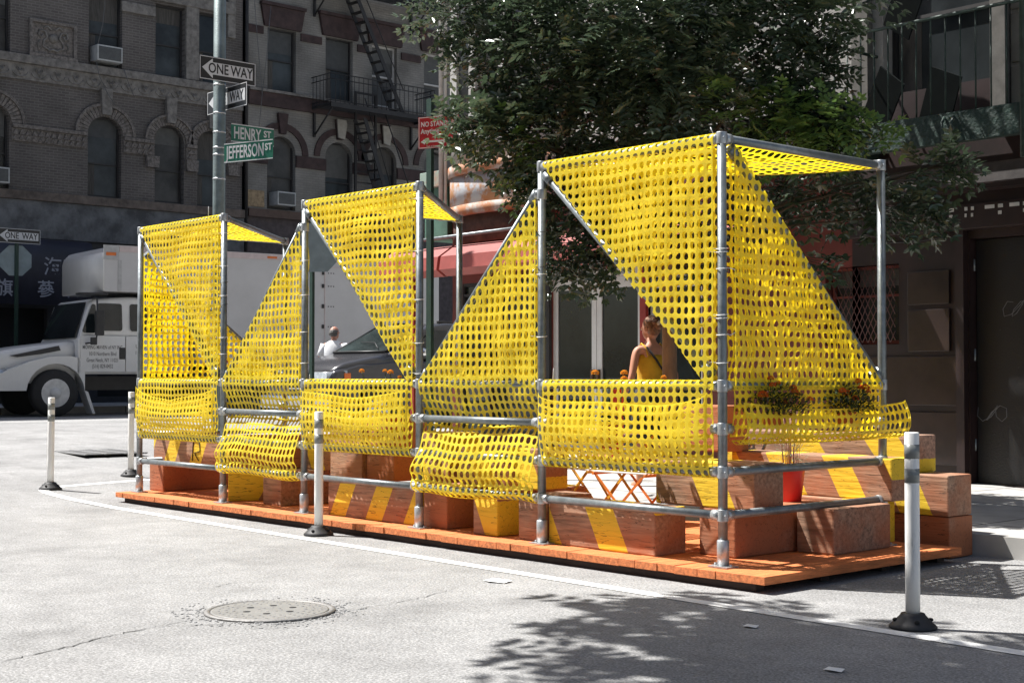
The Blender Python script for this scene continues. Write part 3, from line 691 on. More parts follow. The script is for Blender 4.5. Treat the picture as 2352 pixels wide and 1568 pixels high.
def potted(x, y, z, label, heads, fm, spread=.16, hgt=.2, potm=TERRA, pr_=.075, ph=.16, nl=260, cat='potted plant', seed=1, group='potted marigolds'):
    rnd = random.Random(seed); t = thing('potted_marigold', label, cat, (x, y, z), 0, group)
    MB().lathe([(pr_*.7, 0), (pr_*.95, ph*.85), (pr_*1.05, ph*.86), (pr_*1.05, ph), (pr_*.92, ph), (pr_*.9, ph*.9)], n=20).obj('pot', potm, t)
    mb = MB()
    for k in range(nl):
        a = rnd.uniform(0, 6.28); r_ = spread*math.sqrt(rnd.random()); zz = ph+hgt*.75*rnd.random()*(1-.5*(r_/spread)**2)
        d = Vector((math.cos(a+rnd.uniform(-1, 1)), math.sin(a+rnd.uniform(-1, 1)), rnd.uniform(-.3, .7))).normalized()
        leaflet(mb, Vector((r_*math.cos(a), r_*math.sin(a), zz)), d, Vector((0, 0, 1)), rnd.uniform(.03, .055), .015)
    mb.obj('foliage', LEAFG, t)
    mb = MB(); ms = MB()
    for (hx_, hy_, hz_, r_) in heads:
        flower(mb, (hx_, hy_, hz_), r_, rnd); ms.tube([(hx_*.4, hy_*.4, ph*.9), (hx_*.8, hy_*.8, (ph+hz_)/2), (hx_, hy_, hz_)], .003, 5)
    mb.obj('blossom', fm, t, solid=.0008); ms.obj('stem', STEM, t); return t
potted(.03, .44, .935, 'bushy orange marigold nearer the corner post in the right hand mesh pocket', [(.08, -.19, .20, .034), (.10, -.12, .26, .022), (.16, .02, .22, .024), (.14, .2, .17, .022), (.03, -.05, .30, .022), (.0, .06, .27, .02), (.05, .15, .24, .026), (.02, .24, .20, .02), (.1, .0, .15, .018), (.08, .1, .07, .018)], ORF, .22, .26, nl=1500, ph=.08, seed=2)
potted(.04, 1.19, .935, 'bushy orange marigold further back in the right hand mesh pocket', [(.1, -.16, .22, .026), (.13, .05, .24, .030), (.12, -.05, .17, .024), (.04, -.02, .20, .028), (.06, .10, .24, .022), (.0, .16, .28, .026), (.05, .2, .21, .02)], ORF, .19, .24, nl=1200, ph=.08, seed=3)
potted(-1.10, .14, .77, 'marigold with yellow blooms standing behind the top rail of the right bay', [(-.12, 0, .50, .028), (-.02, .02, .43, .016), (.15, 0, .50, .026), (.17, -.02, .46, .026), (.5, .0, .47, .02), (-.18, .03, .40, .014)], YEF, .12, .12, nl=160, seed=4)
potted(-3.55, .22, .78, 'marigold with golden blooms standing behind the top rail of the middle bay', [(-.45, 0, .51, .024), (-.16, .02, .51, .020), (-.06, .0, .50, .026), (.10, 0, .54, .022), (.0, .05, .46, .02)], YEF, .12, .12, nl=140, seed=5)
t = thing('red_can', 'tall red can standing behind the mesh pocket of the right bay', 'can', (-1.36, .5, .69)); MB().lathe([(.045, 0), (.045, .46), (.05, .465), (.05, .52), (.04, .525)], n=20).obj('canister', RED, t)
for k in (1,): MB().box(-1.62, -1.1, .38, .62, .655, .689, bev=.004).obj('plank_shelf', TM[4]).__setitem__('label', 'short plank laid over timbers under the red can'); bpy.data.objects['plank_shelf']['category'] = 'plank'
# tall dry plant in a red pot
rnd = random.Random(9)
t = thing('potted_grass', 'red pot of dry pink stalks and grey green leaves by the right end rails', 'potted plant', (-.35, 1.13, .407))
MB().lathe([(.07, 0), (.095, .21), (.10, .22), (.10, .24), (.085, .24)], n=20).obj('pot', RED, t)
mb = MB(); mg = MB()
for k in range(46):
    a = rnd.uniform(0, 6.28); r_ = rnd.uniform(0, .06); h = rnd.uniform(.18, .42); e = Vector((r_*math.cos(a)*2.2, r_*math.sin(a)*2.2, .22+h)); mb.tube([(r_*math.cos(a), r_*math.sin(a), .2), e*.6+Vector((0, 0, .1)), e], .0016, 4)
for k in range(420):
    a = rnd.uniform(0, 6.28); r_ = rnd.uniform(.02, .14); z = .22+rnd.random()**2*.3
    leaflet(mg, Vector((r_*math.cos(a), r_*math.sin(a), z)), Vector((math.cos(a), math.sin(a), rnd.uniform(-.4, .8))).normalized(), Vector((0, 0, 1)), rnd.uniform(.02, .05), .006)
mb.obj('stalks', mat('dry_stalk', (0.42, 0.25, 0.2), rough=.8), t); mg.obj('foliage', mat('greygreen_leaf', (0.22, 0.27, 0.16), rough=.7, trans=.2), t)

# ------------------------------------------------------------------ delineator posts
REFL = mat('grey_reflective_band', (0.20, 0.21, 0.20), rough=0.35, var=0.1)
POSTW = mat('white_post_plastic', (0.80, 0.79, 0.76), rough=0.5, var=0.12, scale=4, col2=(0.45, 0.44, 0.41), thr=(.25, .42), stretch=(3, 3, .8))
def bollard(x, y, rz, label, tilt=0):
    t = thing('delineator_post', label, 'bollard', (x, y, gz(x)), R(rz), 'white flexible posts round the deck')
    o = MB().lathe([(.115, .001), (.118, .012), (.10, .028), (.062, .066), (.058, .075), (.044, .078)], n=28).obj('base', BLACK, t)
    mb = MB()
    for k in range(4):
        a = R(90*k-65); mb.ball((.087*math.cos(a), .087*math.sin(a), .043), (.014, .014, .010))
    mb.obj('bolt_recess', DARKVOID, o)
    M = Matrix.Rotation(R(tilt), 4, 'Y')
    mb = MB()
    secs = []
    for z in (.07, .3, .6, .965, .97): secs.append([M @ Vector((.036*math.cos(2*math.pi*k/20)*(1 if z < .97 else .9), .034*math.sin(2*math.pi*k/20)*(1 if z < .97 else .9), z)) for k in range(20)])
    mb.loft(secs).obj('tube', POSTW, t)
    for z0, z1 in ((.84, .91), (.72, .79)):
        MB().loft([[M @ Vector((.0372*math.cos(2*math.pi*k/20), .0352*math.sin(2*math.pi*k/20), z)) for k in range(20)] for z in (z0, z1)]).obj('reflective_band', REFL, t)
bollard(-8.93, -.25, 10, 'white flexible post at the left corner of the painted line', 0.5)
bollard(-3.81, -.33, 0, 'white flexible post in front of the middle of the pavilion', 0)
bollard(-9.62, 1.02, 0, 'white flexible post just behind the far left corner of the pavilion', .3)
bollard(1.60, -.47, 20, 'tall near white flexible post on the shaded road at the right', 0)

# ------------------------------------------------------------------ wall builder
def wall(name, m, parent, ax, pos, out, u0, u1, z0, z1, ops, depth=.22, reveal=None):
    """planar wall on plane ax=pos facing sign `out`; ops: (ua,ub,za,zb,arched). Openings get reveals running inwards."""
    def P(u, z, d=0):
        c = pos - out*d
        return (c, u, z) if ax == 'x' else (u, c, z)
    us = sorted({u0, u1} | {v for o in ops for v in (o[0], o[1])}); zs = sorted({z0, z1} | {v for o in ops for v in (o[2], o[3])})
    mb = MB()
    for i in range(len(us)-1):
        for j in range(len(zs)-1):
            cu, cz = (us[i]+us[i+1])/2, (zs[j]+zs[j+1])/2
            if any(o[0] < cu < o[1] and o[2] < cz < o[3] for o in ops): continue
            mb.quad(P(us[i], zs[j]), P(us[i+1], zs[j]), P(us[i+1], zs[j+1]), P(us[i], zs[j+1]))
    bmesh.ops.remove_doubles(mb.bm, verts=mb.bm.verts, dist=1e-4)
    for ua, ub, za, zb, ar in ops:
        if ar:
            n = 14; r_ = (ub-ua)/2; cu = (ua+ub)/2; h = ar; pts = [(cu-r_*math.cos(math.pi*k/n), zb-h+h*math.sin(math.pi*k/n)) for k in range(n+1)]
            for side in (0, 1):
                seg = pts[:n//2+1] if side == 0 else pts[n//2:]
                cor = (ua, zb) if side == 0 else (ub, zb)
                for k in range(len(seg)-1):
                    vs = [P(*cor), P(*seg[k]), P(*seg[k+1])]
                    try: mb.bm.faces.new([mb.bm.verts.new(v) for v in vs])
                    except: pass
            out_ = [(ua, za), (ub, za), (ub, zb-h)] + pts[::-1][1:-1] + [(ua, zb-h)]
        else: out_ = [(ua, za), (ub, za), (ub, zb), (ua, zb)]
        n = len(out_)
        for k in range(n):
            a, b = out_[k], out_[(k+1) % n]; mb.quad(P(*a), P(*b), P(*b, depth), P(*a, depth))
    return mb.obj(name, m, parent)
def sash(parent, ax, pos, out, ua, ub, za, zb, depth, fm, gm, arch=0, meet=.5, fw=.05, blind=None):
    """window frame + pane as part/sub-part set back `depth` from the wall"""
    def B(mb, u0, u1, z0, z1, d0, d1):
        c0, c1 = sorted((pos-out*d0, pos-out*d1))
        if ax == 'x': mb.box(c0, c1, u0, u1, z0, z1)
        else: mb.box(u0, u1, c0, c1, z0, z1)
    mb = MB(); zm = za+(zb-za)*meet; d = depth
    B(mb, ua, ua+fw, za, zb, d-.05, d+.01); B(mb, ub-fw, ub, za, zb, d-.05, d+.01)
    B(mb, ua+fw, ub-fw, za, za+fw*1.3, d-.05, d+.01); B(mb, ua+fw, ub-fw, zb-fw, zb, d-.05, d+.01); B(mb, ua+fw, ub-fw, zm-fw*.4, zm+fw*.4, d-.06, d+.01)
    f = mb.obj('window_frame', fm, parent)
    mb = MB(); B(mb, ua+fw*.5, ub-fw*.5, za+.01, zb-.01, d-.01, d+.005) ; mb.obj('pane', gm, f)
    if gm in (GL1, GL2, GL3) and not arch:
        rb = random.Random(int(ua*100+za*10)); k_ = rb.random()
        if k_ > .35:
            h_ = (zb-fw)-(zb-za)*rb.choice([.22, .35, .46]); mb = MB(); B(mb, ua+fw+.01, ub-fw-.01, h_, zb-fw-.005, d-.016, d-.0105); mb.obj('blind', BLN[int(k_*97) % 3], f)
        if k_ < .5:
            mb = MB(); B(mb, ua+fw+.01, ua+fw+.01+(ub-ua)*.22, za+fw*1.4, zm-fw*.45, d-.016, d-.0105); mb.obj('curtain', BLN[2], f)
    return f
# back panel behind the openings
GL1 = glass_mat('old_glass', (0.022, 0.026, 0.028), rough=.25, spec=.3)
GL2 = glass_mat('old_glass_b', (0.040, 0.046, 0.048), rough=.3, spec=.3)
GL3 = glass_mat('curtained_glass', (0.062, 0.060, 0.056), rough=.35, spec=.25)
BLN = [mat('pale_blind', (.085, .085, .08), rough=.7), mat('grey_blind', (.055, .058, .058), rough=.7), mat('dull_curtain', (.07, .065, .058), rough=.9, var=.4, scale=9, stretch=(1, 6, .3))]
FRB = mat('dark_window_frame', (0.022, 0.021, 0.021), rough=.6)
FRW = mat('white_window_frame', (0.42, 0.41, 0.39), rough=.5)
BR1 = brick_mat('tan_brick', (0.122, 0.108, 0.098), (0.094, 0.083, 0.076), (0.160, 0.148, 0.137), 'Y')
STONE = mat('grimy_limestone', (0.172, 0.160, 0.145), rough=.9, var=.35, scale=6, bump=.5, bscale=12)
STONE_D = mat('carved_terracotta', (0.155, 0.138, 0.124), rough=.9, var=.45, scale=14, bump=1.0, bscale=9)
XF = -30.0
# ---- brick building
bb = thing('brick_building', 'dark tan brick tenement with round arched windows at the upper left, behind the truck', 'building', (XF, 10, .3))
def ch(o):   # keep world coordinates while parented
    o.matrix_parent_inverse = Matrix.Translation(o.parent.location).inverted(); return o
W3 = [(5.0, 5.95), (7.02, 7.95), (10.08, 11.04), (12.03, 12.92), (13.34, 14.24)]
ops = []
for a, b in W3: ops += [(a, b, 6.02, 8.17, .46), (a, b, 9.52, 11.50, 0), (a, b, 12.9, 14.9, 0)]
ch(wall('wall', BR1, bb, 'x', XF, 1, -2.0, 14.78, 5.95, 17.0, ops))
ch(wall('ground_floor_wall', mat('dark_shopfront', (0.03, 0.03, 0.033), rough=.7), bb, 'x', XF, 1, -2, 14.9, .2, 4.80, [(4.6, 9.0, .7, 3.0, 0), (10.4, 13.8, .7, 3.0, 0)]))
mb = MB(); mb.box(XF-12, XF-.3, -2, 14.78, .3, 17); ch(mb.obj('shell', DARKVOID, bb))
mb = MB(); mb.box(XF-.02, XF+.10, -2, 14.8, 4.80, 5.76); ch(mb.obj('shop_fascia', mat('weathered_fascia', (0.115, 0.118, 0.122), rough=.8, var=.45, scale=2.2, bump=.3), bb))
mb = MB(); mb.box(XF-.02, XF+.16, -2, 14.8, 5.765, 6.0, bev=.02); ch(mb.obj('sill_course', mat('rusty_brown_course', (0.13, 0.105, 0.088), rough=.9, var=.4, scale=3), bb))
mb = MB(); mb.box(XF-.02, XF+.15, -2, 14.78, 9.28, 9.50, bev=.02).box(XF-.02, XF+.06, -2, 14.78, 8.86, 9.275); ch(mb.obj('sill_course', STONE, bb))
mb = MB()   # scroll ornament on the frieze
y = -1.8
while y < 14.6:
    for s_ in (-1, 1):
        mb.tube([(XF+.07, y+s_*.20*math.cos(R(a)), 9.06-.13*math.sin(R(a))*1.0) for a in range(0, 181, 20)][:10], .016, 6)
        mb.tube([(XF+.075, y+s_*(.07+.03*math.cos(R(a))), 9.13+.03*math.sin(R(a))) for a in range(0, 361, 45)], .012, 5)
    for a in (-35, -12, 12, 35): mb.tube([(XF+.07, y, 8.99), (XF+.085, y+.09*math.sin(R(a)), 8.99+.13*math.cos(R(a)))], .014, 5)
    y += .50
ch(mb.obj('frieze_carving', STONE, bb))
def arch_ring(mb, cu, z, r0, r1, h0, h1, x0, x1, n=20, g_=.012):
    for k in range(n):
        a, b = math.pi*k/n+g_, math.pi*(k+1)/n-g_
        P = [(cu-r0*math.cos(a), z+h0*math.sin(a)), (cu-r1*math.cos(a), z+h1*math.sin(a)), (cu-r1*math.cos(b), z+h1*math.sin(b)), (cu-r0*math.cos(b), z+h0*math.sin(b))]
        mb.prism(P, (x0, x1), 'X')
for i, (a, b) in enumerate(W3):
    cu = (a+b)/2; mb = MB(); wd = .86 if i < 3 else .74
    arch_ring(mb, cu, 7.71, .50, .78 if i < 3 else .70, .47, .74 if i < 3 else .68, XF+.002, XF+.05); arch_ring(mb, cu, 7.71, .785 if i < 3 else .705, .86 if i < 3 else .77, .745 if i < 3 else .685, .82 if i < 3 else .75, XF+.002, XF+.09, 20, 0)
    ch(mb.obj('arch_ring', STONE_D, bb))
    mb = MB(); mb.prism([(cu-.13, 8.22), (cu+.13, 8.22), (cu+.16, 8.92 if i != 0 else 8.85), (cu-.16, 8.92 if i != 0 else 8.85)], (XF+.002, XF+.14), 'X'); ch(mb.obj('keystone', STONE, bb))
    gm = [GL2, GL1, GL2, GL3, GL2][i]
    ch(sash(bb, 'x', XF, 1, a, b, 6.02, 8.17, .2, FRB, gm, meet=.42)); ch(sash(bb, 'x', XF, 1, a, b, 9.52, 11.5, .2, FRB, [GL1, GL3, GL2, GL2, GL1][i], meet=.45)); ch(sash(bb, 'x', XF, 1, a, b, 12.9, 14.9, .2, FRB, GL1))
# impost bands with pointed ornament
segs = [(-2, 4.95), (6.0, 6.97), (8.0, 10.03), (11.09, 11.98), (12.97, 13.29), (14.29, 14.78)]
for a, b in segs:
    mb = MB(); mo = MB()
    mb.box(XF-.01, XF+.11, a, b, 7.60, 7.70, bev=.015).box(XF-.01, XF+.045, a, b, 7.27, 7.595)
    n = max(1, int((b-a)/.165)); st = (b-a)/n
    for k in range(n):
        c = a+st*(k+.5); mo.prism([(c-st*.42, 7.43), (c+st*.42, 7.43), (c, 7.585)], (XF+.046, XF+.085), 'X'); mo.prism([(c-st*.42, 7.30), (c+st*.1, 7.30), (c+st*.42, 7.41), (c-st*.1, 7.41)], (XF+.046, XF+.08), 'X')
    ib = ch(mb.obj('impost_band', STONE_D, bb)); mo.obj('band_ornament', STONE_D, ib)
for c in (11.93, 13.13, 14.45): ch(MB().prism([(c-.17, 6.95), (c+.17, 6.95), (c+.19, 7.26), (c-.19, 7.26)], (XF, XF+.13), 'X').obj('corbel', STONE_D, bb))
# carved panel with cartouche
mb = MB(); mb.box(XF-.01, XF+.03, 8.50, 9.66, 9.62, 10.43)
for q_ in ((8.44, 8.52, 9.60, 10.48), (9.63, 9.71, 9.60, 10.48)): mb.box(XF-.01, XF+.10, q_[0], q_[1], q_[2], q_[3], bev=.01)
mb.box(XF-.01, XF+.10, 8.522, 9.628, 10.40, 10.48, bev=.01).box(XF-.01, XF+.13, 8.42, 9.73, 9.50, 9.598, bev=.01)
ch(mb.obj('carved_panel', STONE_D, bb))
mb = MB(); mb.ball((XF+.06, 9.08, 10.03), (.07, .12, .12))
for s_ in (-1, 1):
    mb.tube([(XF+.05, 9.08+s_*v, z) for v, z in ((.10, 9.72), (.28, 9.80), (.26, 9.95), (.16, 10.05), (.22, 10.2), (.36, 10.22), (.40, 10.10), (.33, 10.03), (.28, 10.12))], .026, 6)
    mb.tube([(XF+.05, 9.08+s_*v, z) for v, z in ((.05, 10.25), (.16, 10.34), (.26, 10.28))], .026, 6); mb.tube([(XF+.05, 9.08+s_*v, z) for v, z in ((.38, 9.7), (.42, 9.85), (.36, 9.95))], .02, 6)
mb.tube([(XF+.05, 8.95, 9.70), (XF+.07, 9.08, 9.74), (XF+.05, 9.21, 9.70)], .03, 6)
ch(mb.obj('cartouche', STONE, bb))
# pilaster strip at right edge and stone lintels on upper row
mb = MB(); mb.box(XF-.01, XF+.09, 12.93, 13.33, 9.52, 12.3, bev=.01).box(XF-.01, XF+.07, 11.0, 12.0, 11.1, 11.38, bev=.02).box(XF-.01, XF+.09, 14.26, 14.5, 10.9, 12.3, bev=.01).box(XF-.01, XF+.12, 11.9, 14.5, 11.56, 11.9, bev=.02)
ch(mb.obj('stone_trim', STONE, bb))
mb = MB(); mb.tube([(XF+.1, 14.86, 4), (XF+.1, 14.86, 17)], .05, 8); ch(mb.obj('drainpipe', IRONB, bb))
# shop awning with writing
aw = thing('shop_awning', 'dark blue shop awning with pale Chinese characters behind the truck cab at the far left', 'awning', (XF, 5.5, 3.9))
NAVY = mat('navy_awning', (0.022, 0.022, 0.038), rough=.55, var=.25, scale=2)
mb = MB(); prof_ = [(XF+.0, 4.78), (XF+.35, 4.76), (XF+.62, 4.70), (XF+.74, 4.55), (XF+.76, 4.3), (XF+.76, 3.05), (XF+.70, 3.05), (XF+.70, 4.5), (XF+.5, 4.62), (XF, 4.66)]
secs = [[(p[0], y, p[1]) for p in prof_] for y in (-1, 2, 6, 9.9)]
mb.loft(secs); o = ch(mb.obj('canopy', NAVY, aw))
CH = mat('pale_lettering', (0.30, 0.31, 0.35), rough=.7, var=.1)
for tx, y, z, sz in (('海', 8.80, 4.0, .50), ('旗', 7.55, 3.42, .46), ('蔘', 8.62, 3.42, .46), ('海', 9.4, 3.42, .46)):
    ch(text_obj('lettering', tx, CH, aw, frame_M((XF+.763, y, z), (0, 1, 0), (0, 0, 1)), sz, bold=.004))
# AC units
ACW = mat('air_conditioner_case', (0.42, 0.43, 0.42), rough=.5, var=.12); ACG = mat('air_conditioner_grille', (0.07, 0.075, 0.075), rough=.6)
def acunit(y, z, label, w_=.60, h=.38, x=XF):
    t = thing('air_conditioner', label, 'air conditioner', (x+.12, y, z), 0, 'window air conditioners')
    mb = MB(); mb.box(-.35, .16, -w_/2, w_/2, 0, h, bev=.012); mb.obj('case', ACW, t)
    mb = MB(); mb.box(.158, .168, -w_/2+.04, w_/2-.04, .04, h-.04)
    o = mb.obj('grille', ACG, t)
    mb = MB()
    for k in range(10): mb.box(.168, .173, -w_/2+.04, w_/2-.04, .06+k*(h-.12)/10, .066+k*(h-.12)/10)
    mb.obj('louvres', mat('louvre', (.14, .14, .14)), o)
acunit(10.56, 9.62, 'boxy pale window air conditioner in the upper window right of the carved panel', .72, .42)
acunit(7.55, 6.12, 'pale air conditioner half out of frame in the arched window at the left edge', .62, .40)
acunit(16.12, 6.22, 'pale window air conditioner low in an arched window of the cream building', .62, .40)
# cables hanging down the brick front
mb = MB()
for pts_ in ([(10.45, 12.6), (10.44, 11.2), (10.38, 10.6), (10.25, 10.05)], [(10.2, 9.6), (10.3, 9.2), (10.55, 8.75), (10.75, 8.5)], [(11.0, 9.5), (11.15, 9.1), (11.3, 8.8)], [(15.0, 12.6), (15.15, 11.0), (15.32, 9.4), (15.2, 8.2)], [(15.6, 12), (15.45, 10.4), (15.32, 9.4)]):
    mb.tube([(XF+.2, y, z) for y, z in pts_], .010, 5)
tag(mb.obj('wall_cables', mat('grey_cable', (.12, .12, .12)), None), 'thin loose cables hanging down the old tenement fronts', 'cables', kind='stuff')

# ---- cream building
cb_ = thing('cream_building', 'grimy cream tenement with maroon bands behind the iron fire escape', 'building', (XF, 19, .3))
CREAM = brick_mat('cream_painted_brick', (0.262, 0.250, 0.228), (0.23, 0.22, 0.20), (0.21, 0.20, 0.18), 'Y', stain=.5, bump=.7)
MAR = mat('maroon_paint', (0.046, 0.027, 0.025), rough=.8, var=.35, scale=4)
CW_ = [(15.63, 16.61), (17.67, 18.67), (19.40, 20.36), (21.45, 22.42), (23.4, 24.4)]
ops = []; dz = [0, .05, .1, .15, .15]
for (a, b), d in zip(CW_, dz): ops += [(a, b, 6.12, 8.28+d, .48), (a, b, 9.60, 11.44+d, 0), (a, b, 13.0, 15.0, 0)]
ch(wall('wall', CREAM, cb_, 'x', XF-.02, 1, 14.93, 26, 6.05, 17, ops))
ch(wall('ground_floor_wall', mat('dark_pink_shopfront', (0.075, 0.060, 0.060), rough=.8, var=.3), cb_, 'x', XF-.02, 1, 14.93, 26, .2, 6.05, [(16, 19, .7, 3.0, 0)]))
mb = MB(); mb.box(XF-12, XF-.3, 14.93, 26, .3, 17); ch(mb.obj('shell', DARKVOID, cb_))
X1 = XF-.02
for i, ((a, b), d) in enumerate(zip(CW_, dz)):
    cu = (a+b)/2; mb = MB()
    arch_ring(mb, cu, 7.78+d, .72, .92, .72, .90, X1+.002, X1+.05, 18, 0); mb.prism([(cu-.10, 8.35+d), (cu+.10, 8.35+d), (cu+.17, 8.95+d), (cu-.17, 8.95+d)], (X1+.002, X1+.12), 'X')
    ch(mb.obj('arch_ring', MAR if i not in (1,) else MAR, cb_))
    mb = MB(); mb.prism([(a-.14, 11.46+d), (b+.14, 11.46+d), (b+.26, 12.06+d), (a-.26, 12.06+d)], (X1+.002, X1+.10), 'X').box(X1-.01, X1+.16, a-.28, b+.28, 12.065+d, 12.16+d); ch(mb.obj('lintel', MAR, cb_))
    ch(sash(cb_, 'x', X1, 1, a, b, 6.12, 8.28+d, .2, FRB, GL1 if i else GL3, meet=.45))
    ch(sash(cb_, 'x', X1, 1, a, b, 9.60, 11.44+d, .18, FRW if i in (2, 3) else FRB, [GL2, GL1, GL3, GL3, GL1][i], fw=.07 if i in (2, 3) else .05))
    ch(sash(cb_, 'x', X1, 1, a, b, 13, 15, .2, FRB, GL1))
for k, c in enumerate((18.17, 19.88)):
    mb = MB(); mb.prism([(c-.13, 8.45), (c+.10, 8.40), (c+.19, 8.85), (c+.15, 9.0), (c-.17, 9.0)], (X1+.122, X1+.17), 'X'); ch(mb.obj('keystone', mat('pale_keystone', (.33, .31, .27), rough=.9), cb_))
def band(z0, z1, pr, m, gaps):
    u = 14.95
    for a, b in gaps + [(26, 26)]:
        if a > u: ch(MB().box(X1-.01, X1+pr, u, a, z0, z1).obj('string_course', m, cb_))
        u = b
band(11.2, 11.42, .05, MAR, [(a-.16, b+.16) for a, b in CW_]); band(7.42, 7.76, .06, MAR, CW_); band(9.10, 9.50, .12, MAR, []); band(9.505, 9.58, .18, STONE, []); band(5.85, 6.08, .14, mat('brown_sill', (.11, .075, .06), rough=.9), [])
mb = MB(); mb.box(X1, X1+.03, 14.98, 15.52, 6.15, 6.62); ch(mb.obj('faded_sign', mat('faded_yellow_panel', (.30, .22, .13), rough=.8, var=.3, scale=9), cb_))
# fire escape
FE = thing('fire_escape', 'black iron fire escape with balcony and steep ladders on the cream building', 'fire escape', (X1, 18.7, 9.2))
def fe_level(z, y0, y1, rail_h=.85):
    mb = MB()
    for k in range(9): mb.box(X1+.10+.11*k, X1+.15+.11*k, y0, y1, z-.03, z)
    mb.box(X1+.05, X1+1.12, y0, y0+.05, z-.10, z-.031).box(X1+.05, X1+1.12, y1-.05, y1, z-.10, z-.031).box(X1+1.08, X1+1.13, y0, y1, z-.14, z-.001)
    for yy in (y0+.1, y1-.15):
        mb.prism([(X1+.03, z-.15), (X1+.10, z-.15), (X1+.10, z-.9), (X1+.03, z-.9)], (yy, yy+.06), 'Y').tube([(X1+.08, yy+.03, z-.85), (X1+1.0, yy+.03, z-.14)], .03, 6)
    ch(mb.obj('platform', IRONB, FE))
    mb = MB()
    for zz in (z+rail_h, z+rail_h-.16, z+.06): mb.tube([(X1+.1, y0, zz), (X1+1.1, y0, zz), (X1+1.1, y1, zz), (X1+.1, y1, zz)], .016, 6)
    n = int((y1-y0)/.165)
    for k in range(n+1): mb.tube([(X1+1.1, y0+(y1-y0)*k/n, z), (X1+1.1, y0+(y1-y0)*k/n, z+rail_h)], .010, 5)
    for k in range(1, 6):
        for yy in (y0, y1): mb.tube([(X1+1.1*k/6, yy, z), (X1+1.1*k/6, yy, z+rail_h)], .010, 5)
    ch(mb.obj('railing', IRONB, FE))
fe_level(9.28, 17.1, 21.0); fe_level(12.9, 17.1, 21.0)
def fe_ladder(y0, z0, y1, z1, n, x=X1+.62, wd=.50):
    mb = MB(); M_ = []
    for xx in (x-wd/2, x+wd/2):
        mb.prism([(y0-.07, z0), (y0+.07, z0), (y1+.07, z1), (y1-.07, z1)], (xx-.012, xx+.012), 'X')
    for k in range(n):
        f = (k+.5)/n; yy, zz = y0+(y1-y0)*f, z0+(z1-z0)*f; mb.box(x-wd/2+.013, x+wd/2-.013, yy-.09, yy+.09, zz-.012, zz+.012)
    ch(mb.obj('ladder', IRONB, FE))
    mb = MB(); mb.tube([(x+wd/2, y0, z0+.75), (x+wd/2, y1, z1+.6)], .016, 6); ch(mb.obj('handrail', IRONB, FE))
fe_ladder(19.95, 9.3, 18.05, 12.9, 13); fe_ladder(19.6, 6.0, 18.5, 9.0, 11)
mb = MB(); mb.box(X1+.25, X1+.31, 18.55, 18.62, 5.6, 9.9).box(X1+.25, X1+.31, 19.3, 19.37, 5.6, 9.9).box(X1+.25, X1+.31, 18.62, 19.3, 9.84, 9.9)
for k in range(10): mb.box(X1+.26, X1+.30, 18.62, 19.3, 5.8+.33*k, 5.83+.33*k)
ch(mb.obj('drop_ladder', IRONB, FE))
mb = MB(); mb.tube([(X1+.9, 19.2, 9.3), (X1+.9, 20.5, 6.3)], .02, 6); ch(mb.obj('handrail', IRONB, FE))

# ------------------------------------------------------------------ corner building on the right
YF = 6.2
cr = thing('corner_building', 'corner tenement with rusty rounded bay, red awning front and aluminium glass doors on the right', 'building', (-4, YF, .15))
GREYST = mat('pale_grey_stucco', (0.30, 0.29, 0.275), rough=.9, var=.2, scale=2, bump=.3)
MARW = mat('dark_maroon_panel', (0.018, 0.008, 0.0075), rough=.5, var=.4, scale=2.5, bump=.15, bscale=5)
REDW = mat('red_painted_wall', (0.13, 0.022, 0.015), rough=.6, var=.2, scale=2)
REDA = mat('faded_red_canopy', (0.29, 0.062, 0.052), rough=.55, var=.15, scale=3)
RUST = mat('rusting_painted_sheet', (0.36, 0.37, 0.39), rough=.65, var=.2, scale=3.2, col2=(0.33, 0.16, 0.07), thr=(.44, .54), bump=.3, bscale=12)
GREENP = mat('weathered_green_sheet', (0.075, 0.17, 0.125), rough=.65, var=.25, scale=3, bump=.2)
ALU = mat('aluminium_door_frame', (0.66, 0.66, 0.65), rough=.4, metal=.3, var=.06)
DGL = glass_mat('shop_glass', (0.016, 0.022, 0.022), rough=.015, spec=.45)
ops = [(-9.45, -8.75, 4.55, 6.7, 0), (-5.9, -5.0, 4.5, 6.6, 0), (-2.95, -1.72, 3.78, 6.2, 0), (1.5, 2.7, 3.8, 6.2, 0)]
ch(wall('upper_wall', GREYST, cr, 'y', YF, -1, -10.08, 9, 4.20, 16, ops, .25))
for a, b, c, d, e in ops: ch(sash(cr, 'y', YF, -1, a, b, c, d, .22, FRB, GL1))
gops = [(-9.9, -8.15, .45, 2.55, 0), (-8.02, -6.42, .17, 2.50, 0), (-6.30, -5.45, .5, 2.5, 0), (-3.70, -2.78, 1.58, 2.42, 0), (-1.97, -.55, .17, 2.62, 0)]
ch(wall('ground_floor_wall', REDW, cr, 'y', YF, -1, -10.08, -3.35, .1, 4.199, [g_ for g_ in gops if g_[1] < -4]+[(-3.70, -3.35, 1.58, 2.42, 0)], .3))
ch(wall('ground_floor_wall', MARW, cr, 'y', YF, -1, -3.35, 9, .1, 4.199, [(-3.35, -2.78, 1.58, 2.42, 0), (-1.97, -.55, .17, 2.62, 0), (2.0, 4.5, .9, 2.6, 0)], .3))
mb = MB(); mb.box(-10.0, 9, YF+.6, YF+12, .1, 16); ch(mb.obj('shell', DARKVOID, cr))
mb = MB(); mb.quad((-10.08, YF, .1), (-10.08, YF+12, .1), (-10.08, YF+12, 16), (-10.08, YF, 16)); ch(mb.obj('side_wall', GREYST, cr))
